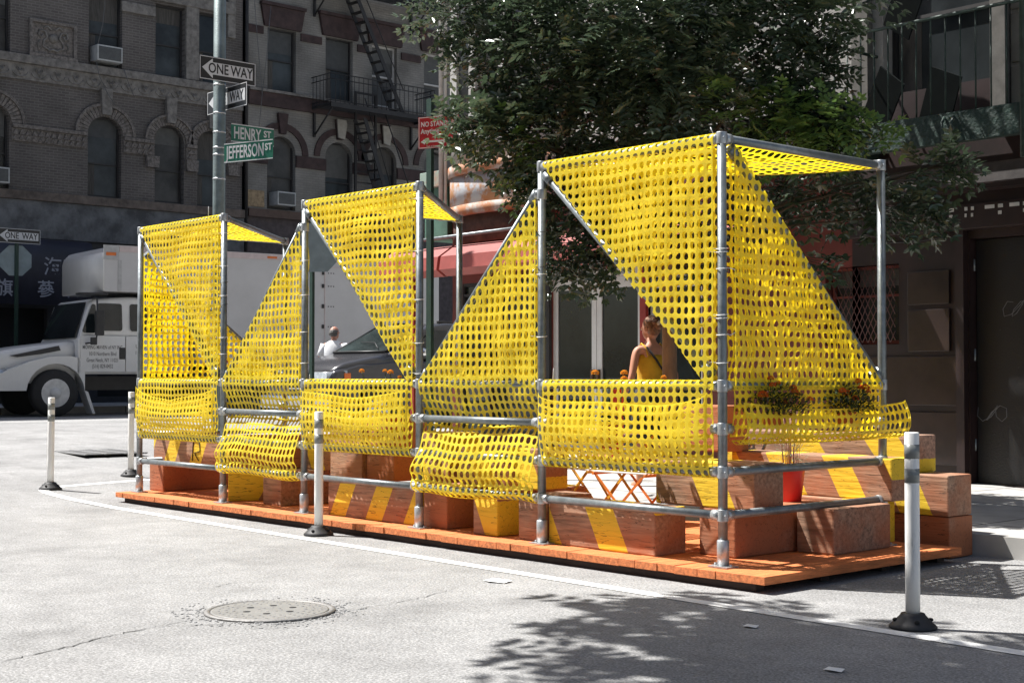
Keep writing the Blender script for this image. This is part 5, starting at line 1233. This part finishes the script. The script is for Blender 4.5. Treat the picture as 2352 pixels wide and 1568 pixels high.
mb.obj('hinge', PLB, o)

# dark SUV
sv_ = thing('parked_suv', 'dark grey car facing left in front of the white truck, seen through the middle bay', 'car', (-13.2, 6.25, gz(-13.2)), R(90)); sv_.scale = (1.02, 1.02, 1.09)
side = arch_poly(.05, 4.85, .32, 0, [(.95, .36, .42), (3.85, .36, .42)]); top_ = [(4.90, .55), (4.88, 1.0), (4.6, 1.12), (3.0, 1.14), (1.25, 1.13), (.6, 1.08), (.12, .98), (.02, .8), (0, .5)]
mb = MB(); mb.prism(side+top_, (.04, 1.81), 'Y'); o = mb.obj('body', DGR, sv_); md = o.modifiers.new('round', 'BEVEL'); md.width = .06; md.segments = 3; md.limit_method = 'ANGLE'
mb = MB(); mb.loft([rsec(.10, .10, 1.75, .8, .99, .06), rsec(.35, .08, 1.77, .8, 1.10, .08), rsec(.85, .07, 1.78, .8, 1.19, .10), rsec(1.30, .07, 1.78, .8, 1.27, .10)]); mb.obj('bonnet', DGR, sv_)
mb = MB(); mb.loft([rsec(1.22, .08, 1.77, 1.05, 1.24, .05), rsec(2.12, .20, 1.65, 1.05, 1.69, .07), rsec(2.5, .22, 1.63, 1.05, 1.74, .08), rsec(4.2, .22, 1.63, 1.05, 1.73, .08), rsec(4.75, .14, 1.71, 1.05, 1.15, .05)]); o = mb.obj('roof', DGR, sv_)
mb = MB(); mb.quad((1.235, .20, 1.25), (1.235, 1.65, 1.25), (2.06, 1.53, 1.665), (2.06, .32, 1.665)); w_ = mb.obj('windshield', glass_mat('clear_glass_grey', (.035, .046, .046), rough=.03, spec=.55), sv_, solid=.01); w_.location = (-.014, 0, .022)
mb = MB(); mb.tube([(1.235, .20, 1.255), (1.235, 1.65, 1.255), (2.06, 1.53, 1.67), (2.06, .32, 1.67), (1.235, .20, 1.255)], .022, 6); mb.obj('windshield_frame', PLB, w_)
mb = MB(); mb.tube([(1.25, .4, 1.285), (1.45, .75, 1.38), (1.5, 1.2, 1.40)], .008, 5); mb.obj('wiper', PLB, w_); bpy.data.objects['wiper'].location = (-.012, 0, .02)
def carpane(P_, nm='side_window'):
    mb = MB(); vs = [mb.bm.verts.new((x, .075+(z-1.14)*.24, z)) for x, z in P_]; mb.bm.faces.new(vs); return mb.obj(nm, CGL, sv_, solid=.01)
carpane([(1.48, 1.17), (2.5, 1.17), (2.5, 1.62), (2.17, 1.61)]); carpane([(2.6, 1.17), (3.5, 1.17), (3.5, 1.62), (2.6, 1.62)]); carpane([(3.6, 1.17), (4.45, 1.17), (4.15, 1.6), (3.6, 1.62)])
for y, s_ in ((-.14, 1), (1.99, -1)):
    mb = MB(); mb.ball((1.72, y, 1.26), (.07, .12, .08)).box(1.68, 1.74, min(y, y+s_*.2), max(y, y+s_*.2), 1.20, 1.23); mb.obj('mirror', CHR if s_ == 1 else DGR, sv_)
for y0, y1 in ((.05, .52), (1.33, 1.80)):
    near = y0 < 1
    mb = MB(); mb.loft([[(.00, y0+.06 if near else y0, .78), (.00, y1 if near else y1-.06, .78), (.03, y1 if near else y1-.06, .96), (.03, y0+.06 if near else y0, .96)], [(.36 if near else .2, y0-.018, .84), (.2 if near else .36, y1+(.0 if near else .018), .84), (.2 if near else .36, y1+(.0 if near else .018), .99), (.36 if near else .2, y0-.018, .99)]]); mb.obj('headlight', HL, sv_)
    mb = MB(); yy = y0-.022 if near else y1+.006; mb.box(.30, .42, yy, yy+.016, .84, .95); mb.obj('indicator', AMB, sv_)
mb = MB(); mb.box(-.035, .02, .56, 1.29, .68, .96, bev=.02); g_ = mb.obj('grille', PLB, sv_)
mb = MB()
for k in range(5): mb.box(-.045, -.036, .58, 1.27, .71+.05*k, .73+.05*k)
mb.obj('grille_bar', CHR, g_)
mb = MB(); mb.box(-.13, .06, .02, 1.83, .42, .62, bev=.04); mb.obj('bumper', CHR, sv_)
for x in (.95, 3.85): wheel(sv_, x, .14, .36, .22, CHR, -1, 5); wheel(sv_, x, 1.71, .36, .22, CHR, 1, 5)
for y in (.30, 1.51): MB().box(2.4, 4.3, y, y+.04, 1.735, 1.775, bev=.01).obj('roof_rail', PLB, sv_)

# ------------------------------------------------------------------ people
def grow(name, nodes, edges, m, parent, sub=2, extra=None, vox=.010, smooth=6):
    """skin-modifier body: nodes {key:(pos, rx, ry)}; merged with extra rounded masses into one continuous surface"""
    keys = list(nodes); me = bpy.data.meshes.new('t'); me.from_pydata([nodes[k][0] for k in keys], [(keys.index(a), keys.index(b)) for a, b in edges], [])
    o = bpy.data.objects.new('t', me); COL.objects.link(o); md = o.modifiers.new('s', 'SKIN'); md.use_smooth_shade = True
    for i, k in enumerate(keys):
        sv2 = me.skin_vertices[0].data[i]; sv2.radius = (nodes[k][1], nodes[k][2]); sv2.use_root = (i == 0)
    o.modifiers.new('ss', 'SUBSURF').levels = sub; o.modifiers['ss'].render_levels = sub
    dg = bpy.context.evaluated_depsgraph_get(); m1 = bpy.data.meshes.new_from_object(o.evaluated_get(dg)); bpy.data.objects.remove(o)
    mb = MB(); mb.bm.from_mesh(m1)
    if extra: extra(mb)
    m2 = bpy.data.meshes.new(name); mb.bm.to_mesh(m2); mb.bm.free(); o2 = bpy.data.objects.new('t2', m2); COL.objects.link(o2)
    r_ = o2.modifiers.new('r', 'REMESH'); r_.mode = 'VOXEL'; r_.voxel_size = vox; sm = o2.modifiers.new('sm', 'SMOOTH'); sm.iterations = smooth; sm.factor = .5
    dg = bpy.context.evaluated_depsgraph_get(); m3 = bpy.data.meshes.new_from_object(o2.evaluated_get(dg)); bpy.data.objects.remove(o2)
    for p in m3.polygons: p.use_smooth = True
    m3.materials.clear(); m3.materials.append(m); m3.name = name; o3 = bpy.data.objects.new(name, m3); COL.objects.link(o3); o3.parent = parent; return o3
def hand(nodes, edges, wkey, w, d, side, thumb):
    """palm + five separate slightly curled fingers from wrist w along direction d"""
    w = Vector(w); d = Vector(d).normalized(); t = (Vector(thumb)-d*Vector(thumb).dot(d)).normalized(); c = d.cross(t)*side
    p = w+d*.045; nodes[wkey+'p'] = (p, .030, .014); edges.append((wkey, wkey+'p'))
    for i, (off, ln) in enumerate(((.026, .068), (.009, .078), (-.009, .072), (-.026, .056))):
        b = w+d*.085+t*off; m_ = b+d*ln*.5+c*.008; e = m_+d*ln*.42+c*.022
        for nm, q_, r_ in (('b', b, .0092), ('m', m_, .0085), ('e', e, .0070)): nodes['%s%d%s' % (wkey, i, nm)] = (q_, r_, r_)
        edges += [(wkey+'p', '%s%db' % (wkey, i)), ('%s%db' % (wkey, i), '%s%dm' % (wkey, i)), ('%s%dm' % (wkey, i), '%s%de' % (wkey, i))]
    b = w+d*.03+t*.034; m_ = b+d*.03+t*.018+c*.008; e = m_+d*.030+c*.008
    for nm, q_, r_ in (('tb', b, .012), ('tm', m_, .0100), ('te', e, .0085)): nodes[wkey+nm] = (q_, r_, r_)
    edges += [(wkey+'p', wkey+'tb'), (wkey+'tb', wkey+'tm'), (wkey+'tm', wkey+'te')]
def person(label, loc, rz, H, skin, female, lelb, lwri, relb, rwri, lfoot, rfoot, yaw=0, pitch=0):
    """faces local -y; x is the figure's left"""
    k = H/1.70; t = thing('person', label, 'person', loc, rz); V = lambda *a: Vector(a)*k
    sw = .165 if female else .195
    N = {'pel': (V(0, 0, .93), .145*k, .10*k), 'waist': (V(0, .0, 1.08), .115*k if female else .14*k, .085*k), 'chest': (V(0, .01, 1.25), .135*k if female else .165*k, .095*k), 'uch': (V(0, .015, 1.36), .10*k, .065*k), 'neck': (V(0, .01, 1.44), .048*k, .050*k), 'hb': (V(0, -.005, 1.51), .050*k, .055*k),
         'ls': (V(sw, .01, 1.375), .048*k, .048*k), 'rs': (V(-sw, .01, 1.375), .048*k, .048*k), 'le': (V(*lelb), .037*k, .037*k), 're': (V(*relb), .037*k, .037*k), 'lw': (V(*lwri), .024*k, .020*k), 'rw': (V(*rwri), .024*k, .020*k),
         'lh': (V(.085, 0, .88), .088*k, .088*k), 'rh': (V(-.085, 0, .88), .088*k, .088*k), 'lk': (V(lfoot[0]*.95, lfoot[1]*.4-.03, .48), .056*k, .056*k), 'rk': (V(rfoot[0]*.95, rfoot[1]*.4-.03, .48), .056*k, .056*k),
         'lc': (V(lfoot[0], lfoot[1]*.7+.01, .33), .050*k, .050*k), 'rc': (V(rfoot[0], rfoot[1]*.7+.01, .33), .050*k, .050*k), 'la': (V(lfoot[0], lfoot[1]+.03, .085), .034*k, .036*k), 'ra': (V(rfoot[0], rfoot[1]+.03, .085), .034*k, .036*k), 'lt': (V(lfoot[0]+.01, lfoot[1]-.13, .03), .038*k, .022*k), 'rt': (V(rfoot[0]-.01, rfoot[1]-.13, .03), .038*k, .022*k)}
    E_ = [('pel', 'waist'), ('waist', 'chest'), ('chest', 'uch'), ('uch', 'neck'), ('neck', 'hb'), ('uch', 'ls'), ('uch', 'rs'), ('ls', 'le'), ('rs', 're'), ('le', 'lw'), ('re', 'rw'), ('pel', 'lh'), ('pel', 'rh'), ('lh', 'lk'), ('rh', 'rk'), ('lk', 'lc'), ('rk', 'rc'), ('lc', 'la'), ('rc', 'ra'), ('la', 'lt'), ('ra', 'rt')]
    hand(N, E_, 'lw', N['lw'][0], N['lw'][0]-N['le'][0], 1, (0, -1, 0)); hand(N, E_, 'rw', N['rw'][0], N['rw'][0]-N['re'][0], -1, (0, -1, 0))
    HM = Matrix.Translation(V(0, -.02, 1.585)) @ Matrix.Rotation(yaw, 4, 'Z') @ Matrix.Rotation(pitch, 4, 'X')
    def head(mb):
        for c, r_ in (((0, .012, .015), (.076, .094, .098)), ((0, -.035, -.045), (.055, .058, .062)), ((0, -.052, -.082), (.03, .03, .024)), ((0, -.100, -.018), (.012, .018, .024)), ((0, -.108, -.030), (.014, .014, .011)), ((.078, .015, -.012), (.012, .022, .032)), ((-.078, .015, -.012), (.012, .022, .032)), ((0, -.086, -.060), (.026, .012, .010)), ((.033, -.078, .012), (.026, .014, .012)), ((-.033, -.078, .012), (.026, .014, .012)), ((0, .03, -.07), (.048, .055, .05))):
            mb.ball(HM @ (Vector(c)*k), [q_*k for q_ in r_], M=HM.to_3x3().to_4x4())
        if female:
            for s_ in (-1, 1): mb.ball(V(s_*.075, -.085, 1.245), (.066*k, .06*k, .062*k))
    body = grow('body', N, E_, skin, t, extra=head, vox=.0085)
    mb = MB()
    for s_ in (-1, 1): mb.ball(HM @ (Vector((s_*.031, -.086, .004))*k), (.012*k, .008*k, .008*k))
    mb.obj('eyes', mat('eye_white', (.5, .48, .45), rough=.3), t)
    return t, N, HM, k, V
SK = mat('warm_skin', (.50, .235, .15), rough=.55, var=.08, scale=8); SK2 = mat('ruddy_skin', (.42, .20, .14), rough=.55, var=.08, scale=8)
YTOP = mat('yellow_cotton', (.62, .36, .02), rough=.85, var=.12, scale=10, bump=.1, bscale=60); BLKC = mat('black_cloth', (.02, .02, .022), rough=.85)
WTEE = mat('white_cotton', (.72, .73, .75), rough=.85, var=.06, scale=5, bump=.2, bscale=12)
DEN = mat('dark_denim', (.03, .04, .07), rough=.9, var=.2); SHOE = mat('dark_shoe', (.03, .028, .027), rough=.6); LSHOE = mat('tan_sandal', (.25, .15, .09), rough=.6)
def ell(c, rx, ry, n=24, z=None): return [(c[0]+rx*math.cos(2*math.pi*i/n), c[1]+ry*math.sin(2*math.pi*i/n), c[2]) for i in range(n)]
t, N, HM, k, V = person('woman in a yellow tank top with clipped up hair, seen from behind beside the tree', (-3.72, 3.42, .15), R(-108), 1.67, SK, True, (.24, .05, 1.10), (.30, -.06, .87), (-.24, .06, 1.11), (-.27, -.02, .86), (.08, -.12, 0), (-.09, .14, 0), yaw=R(12), pitch=R(10))
mb = MB(); mb.loft([ell(V(0, 0, .93), .172*k, .130*k), ell(V(0, 0, 1.05), .140*k, .108*k), ell(V(0, -.003, 1.14), .140*k, .112*k), ell(V(0, -.012, 1.22), .156*k, .132*k), ell(V(0, -.010, 1.28), .156*k, .126*k), ell(V(0, .0, 1.325), .145*k, .098*k)], close=True)
top = mb.obj('tank_top', YTOP, t)
mb = MB()
for s_ in (-1, 1): mb.tube([V(s_*.085, -.085, 1.31), V(s_*.10, -.055, 1.40), V(s_*.105, 0, 1.435), V(s_*.095, .06, 1.40), V(s_*.085, .092, 1.315)], .009*k, 8)
mb.obj('strap', YTOP, top)
mb = MB(); mb.loft([ell(V(0, 0, .99), .160*k, .122*k), ell(V(0, 0, .90), .182*k, .140*k), ell(V(0, 0, .70), .20*k, .17*k), ell(V(0, 0, .50), .225*k, .20*k)]); mb.obj('skirt', BLKC, t)
mb = MB(); mb.tube([V(.10, .095, 1.40), V(.02, .135, 1.28), V(-.09, .135, 1.13), V(-.19, .07, .98)], .011*k, 6).tube([V(.10, .0, 1.445), V(.06, -.13, 1.28), V(-.10, -.14, 1.10), V(-.19, .03, .98)], .011*k, 6).box(-.27*k, -.20*k, -.10*k, .12*k, .78*k, .98*k, bev=.02); mb.obj('shoulder_bag', BLKC, t)
HAIR = mat('auburn_hair', (.20, .085, .035), rough=.45, var=.45, scale=10, stretch=(14, 14, 2), bump=.4, bscale=20)
mb = MB()
for c, r_ in (((0, .030, .032), (.083, .092, .090)), ((0, .055, -.02), (.072, .070, .075)), ((0, .125, .0), (.045, .035, .040)), ((.03, .12, .03), (.03, .03, .03))): mb.ball(HM @ (Vector(c)*k), [q_*k for q_ in r_], M=HM.to_3x3().to_4x4())
rnd = random.Random(5)
for i in range(26):
    a = rnd.uniform(.3, 2.84); z = rnd.uniform(-.04, .06); p0 = HM @ (Vector((.084*math.cos(a), .03+.088*math.sin(a), z))*k); p1 = HM @ (Vector((.03*math.cos(a), .135, .01+z*.3))*k); mb.tube([p0, (p0+p1)/2+Vector((0, 0, .006)), p1], .0035, 4)
mb.obj('hair', HAIR, t)
mb = MB(); 
for a in (-50, -15, 20, 55): mb.ball(HM @ (Vector((.028*math.sin(R(a)), .155, .028*math.cos(R(a))))*k), (.016, .012, .020))
mb.obj('hair_clip', mat('cream_clip', (.62, .50, .38), rough=.35), t)
mb = MB()
for kk in ('l', 'r'):
    p = N[kk+'t'][0]; mb.box(p.x-.045, p.x+.045, p.y-.05, p.y+.21, .0, .024, bev=.01)
mb.obj('sandals', LSHOE, t)
t, N, HM, k, V = person('balding man in a white t shirt seen from behind beyond the dark grey car', (-15.6, 8.0, gz(-15.6)), R(-150), 1.78, SK2, False, (.27, .04, 1.10), (.27, -.08, .88), (-.27, .04, 1.10), (-.27, -.06, .87), (.09, .12, 0), (-.09, -.14, 0), yaw=R(-8), pitch=R(4))
mb = MB(); mb.loft([ell(V(0, 0, .88), .182*k, .135*k), ell(V(0, 0, 1.05), .178*k, .128*k), ell(V(0, .005, 1.22), .198*k, .130*k), ell(V(0, .01, 1.34), .200*k, .110*k), ell(V(0, .012, 1.41), .150*k, .080*k), ell(V(0, .01, 1.455), .070*k, .060*k)]); sh = mb.obj('t_shirt', WTEE, t)
mb = MB()
for s_, e in ((1, 'le'), (-1, 're')):
    a = V(s_*.17, .01, 1.385); b = N[e][0]; mb.tube([a, a.lerp(b, .35), a.lerp(b, .72)], [.075*k, .070*k, .072*k], 14)
mb.obj('sleeve', WTEE, sh)
mb = MB(); mb.loft([ell(V(0, 0, .96), .165*k, .120*k), ell(V(0, 0, .84), .178*k, .130*k), ell(V(0, 0, .79), .165*k, .125*k)])
for s_ in 'lr': mb.tube([N[s_+'h'][0], N[s_+'k'][0], N[s_+'c'][0], N[s_+'a'][0]], [.098*k, .078*k, .070*k, .066*k], 14)
mb.obj('trousers', DEN, t)
mb = MB()
for c, r_ in (((0, .045, -.012), (.083, .078, .066)), ((0, .03, .018), (.082, .086, .050))): mb.ball(HM @ (Vector(c)*k), [q_*k for q_ in r_], M=HM.to_3x3().to_4x4())
mb.obj('hair', mat('grey_hair', (.09, .085, .08), rough=.6, var=.4, scale=30), t)
mb = MB()
for kk in 'lr':
    p = N[kk+'t'][0]; mb.box(p.x-.05, p.x+.05, p.y-.06, p.y+.24, .0, .08, bev=.03)
mb.obj('shoes', SHOE, t)

# ------------------------------------------------------------------ trees
LEAF = mat('glossy_leaf', (0.085, 0.125, 0.072), rough=.24, var=.5, scale=1.2, spec=.8, trans=.25, col2=(.038, .058, .034), thr=(.3, .7))
LEAFL = mat('young_leaf', (0.115, 0.20, 0.050), rough=.38, var=.3, scale=2, spec=.5, trans=.35)
BARK = mat('tan_bark', (0.24, 0.15, 0.09), rough=.9, var=.3, scale=9, bump=.6, bscale=18, stretch=(1, 1, .3))
def leaf_mesh(name, sprays, m, parent, npair=4, ln=.055, wd=.026, seed=0):
    rnd = random.Random(seed); V_, F_2 = [], []
    for p, d, L in sprays:
        d = d.normalized(); side = d.cross(Vector((0, 0, 1)))
        if side.length < .1: side = Vector((1, 0, 0))
        side.normalize(); roll = rnd.uniform(-.7, .7); up = side.cross(d); side = (side*math.cos(roll)+up*math.sin(roll)).normalized(); up = side.cross(d)
        q_ = p.copy()
        for i in range(npair):
            q_ = p + d*L*(i+.6)/npair + Vector((0, 0, -L*.18*((i+1)/npair)**2))
            for s_ in (-1, 1):
                dd = (side*s_+d*.55+up*rnd.uniform(-.25, .2)+Vector((0, 0, -.12))).normalized(); l = ln*rnd.uniform(.8, 1.2); w = wd*rnd.uniform(.85, 1.15)
                nn = (up+Vector((rnd.uniform(-.4, .4), rnd.uniform(-.4, .4), rnd.uniform(-.2, .2)))).normalized(); ss = dd.cross(nn).normalized()*w/2; fold = nn*w*.16
                b = len(V_); V_.extend([q_, q_+dd*l*.32+ss+fold, q_+dd*l*.72+ss*.8+fold, q_+dd*l, q_+dd*l*.72-ss*.8+fold, q_+dd*l*.32-ss+fold]); F_2.append((b, b+1, b+2, b+3)); F_2.append((b, b+3, b+4, b+5))
        b = len(V_); dd = d; ss = side*wd*.5; V_.extend([q_, q_+dd*ln*.4+ss, q_+dd*ln, q_+dd*ln*.4-ss]); F_2.append((b, b+1, b+2, b+3))
    me = bpy.data.meshes.new(name); me.from_pydata([tuple(v) for v in V_], [], F_2); me.materials.append(m)
    o = bpy.data.objects.new(name, me); COL.objects.link(o); o.parent = parent
    if parent: o.matrix_parent_inverse = Matrix.Translation(parent.location).inverted()
    return o
def sprays_in(c, r, n, rnd, out_c, L=.24):
    S_ = []
    for _ in range(n):
        v = Vector((rnd.gauss(0, 1), rnd.gauss(0, 1), rnd.gauss(0, .8))).normalized()*(max(.05, r-.09)*(rnd.random()**.45)); p = Vector(c)+v
        d = (v.normalized()*.9 + (p-Vector(out_c)).normalized()*.5 + Vector((rnd.uniform(-.4, .4), rnd.uniform(-.4, .4), rnd.uniform(-.45, .25)))); S_.append((p, d, L*rnd.uniform(.8, 1.25)))
    return S_
CL = [(-4.69, 1.97, 5.06, 0.55), (-4.45, 1.51, 4.56, 0.35), (-4.0, 2.01, 4.6, 0.6), (-3.25, 2.1, 4.62, 0.7), (-2.53, 2.16, 4.31, 0.7), (-2.48, 2.95, 4.66, 0.7), (-1.82, 2.95, 4.56, 0.5), (-1.68, 3.12, 4.27, 0.3), (-4.2, 1.81, 4.16, 0.42), (-3.63, 1.99, 4.06, 0.6), (-2.99, 2.11, 3.89, 0.6), (-2.42, 2.31, 3.79, 0.6), (-2.34, 2.84, 4.08, 0.42), (-3.94, 1.50, 3.42, 0.27), (-3.91, 1.26, 3.50, 0.21), (-3.83, 1.65, 3.42, 0.28), (-3.9, 1.87, 3.41, 0.42), (-3.47, 2.05, 3.46, 0.55), (-3.01, 2.4, 3.48, 0.5), (-2.66, 2.8, 3.52, 0.45), (-1.91, 2.89, 3.43, 0.3), (-1.72, 3.11, 3.35, 0.32), (-1.93, 3.15, 3.69, 0.28), (-1.35, 3.21, 3.28, 0.17), (-1.54, 3.16, 3.19, 0.2), (-3.98, 2.1, 2.92, 0.17), (-3.88, 2.22, 3.02, 0.27), (-3.69, 2.42, 2.93, 0.48), (-3.48, 2.95, 3.04, 0.5), (-3.84, 2.57, 2.47, 0.36), (-3.95, 2.45, 2.31, 0.2), (-3.8, 2.77, 2.24, 0.2), (-3.63, 2.94, 2.64, 0.4), (-3.29, 3.47, 3.02, 0.5), (-3.25, 3.67, 2.5, 0.4), (-2.76, 3.91, 2.93, 0.4), (-2.19, 3.8, 2.91, 0.35), (-1.75, 3.84, 2.9, 0.3), (-1.38, 3.95, 2.73, 0.32), (-0.99, 3.93, 2.99, 0.22), (-0.86, 4.07, 3.06, 0.15), (-1.18, 4.03, 2.64, 0.22), (-1.88, 3.56, 2.25, 0.12), (-1.81, 3.43, 3.89, 0.3), (-1.79, 3.59, 4.29, 0.25), (-1.91, 3.31, 4.01, 0.28), (-3.61, 3.22, 4.19, 0.6), (-4.46, 3.01, 4.09, 0.6), (-3.29, 3.73, 3.92, 0.5)]
tree = thing('street_tree', 'young kerbside tree with drooping glossy feathered leaves over the pavilion', 'tree', (-3.16, 3.06, .15))
TB = Vector((-3.16, 3.06, .15))
mb = MB(); mb.tube([(0, 0, 0), (.01, 0, .5), (-.01, .01, 1.4), (.0, -.01, 2.2), (-.05, -.05, 3.0), (-.1, -.1, 4.2), (-.05, 0, 6.0)], [.085, .072, .066, .062, .055, .042, .012], 14); mb.obj('trunk', BARK, tree)
rnd = random.Random(11); mb = MB(); sp = []
for i, (x, y, z, r_) in enumerate(CL):
    c = Vector((x, y, z))-TB; z0 = max(2.0, min(4.3, c.z-.9+rnd.uniform(-.2, .2))); a = Vector((-.03, -.03, z0)); m_ = a.lerp(c, .5)+Vector((0, 0, .18))
    mb.tube([a, m_, c], [.018, .012, .004], 6)
    for _ in range(5):
        e = c+Vector((rnd.gauss(0, 1), rnd.gauss(0, 1), rnd.gauss(0, 1))).normalized()*r_*.8; mb.tube([c.lerp(m_, .3), (c+e)/2, e], [.006, .004, .002], 4)
    sp += sprays_in((x, y, z), r_, int(480*r_*r_)+8, rnd, (-3.16, 3.06, 3.2))
mb.obj('branches', mat('dark_twig', (.06, .045, .03), rough=.9), tree)
cr_ = leaf_mesh('crown', sp, LEAF, tree, seed=1, ln=.082, wd=.040)
sp = []
for c, r_, n in (((-1.72, 2.9, 3.38), .40, 80), ((-1.32, 2.95, 3.30), .26, 44), ((-1.55, 2.85, 3.2), .25, 26), ((-2.0, 2.6, 3.5), .3, 26), ((-1.1, 3.3, 3.25), .14, 12), ((-3.75, 1.72, 3.42), .26, 16), ((-2.0, 2.8, 3.6), .25, 12), ((-3.95, 2.0, 2.95), .18, 14), ((-3.7, 2.6, 2.42), .25, 6), ((-1.5, 3.15, 3.12), .12, 8)): sp += sprays_in(c, r_, n, rnd, (-3.16, 3.06, 3.2), L=.20)
leaf_mesh('young_foliage', sp, LEAFL, tree, seed=2, ln=.07, wd=.034)
# upper crown, above the picture: it throws the dappled shade on the pavement and shop front
sp = []
for i in range(16):
    a = rnd.uniform(0, 6.28); q_ = rnd.random()**.5*2.0; c = (-1.2+q_*math.cos(a)*1.1, 3.9+q_*math.sin(a)*.8, rnd.uniform(5.2, 8.0)); 
    if c[1] < 2.6: c = (c[0], 2.6, c[2])
    sp += sprays_in(c, .75, 34, rnd, (-3, 3, 5), L=.4)
leaf_mesh('upper_crown', sp, LEAF, tree, ln=.12, wd=.055, seed=3)
t2 = thing('street_tree', 'tall unseen tree added on the near pavement to shade the right side of the road', 'tree', (1.5, -9.7, .15))  # added out of view; crown laid out only to darken the lower right road
mb = MB(); mb.tube([(0, 0, 0), (0, .1, 2), (0, .6, 4), (.0, .8, 5.4), (-.1, .9, 6.6)], [.22, .18, .12, .07, .02], 14)
for e in ((-1.6, 6.0, 6.6), (-1.0, 5.0, 6.2), (-2.4, 6.6, 6.6), (-.6, 4.2, 6.5)): mb.tube([(0, .7, 4.0), (e[0]*.5, e[1]*.5, 5.6), e], [.03, .015, .006], 6)
mb.obj('trunk', BARK, t2)
rnd = random.Random(21); sp = []; n_ = 0
while n_ < 105:
    gx, gy = rnd.uniform(-1.2, 4.6), rnd.uniform(-4.6, -.95)
    if gx < -.1+(-.7-gy)*.95: continue
    z = rnd.uniform(5.7, 7.6); n_ += 1
    sp += sprays_in((gx-.529*z, gy-.285*z, z), .42, 20, rnd, (-1.0, -5, 5), L=.40)
leaf_mesh('crown', sp, LEAF, t2, ln=.15, wd=.08, seed=4)
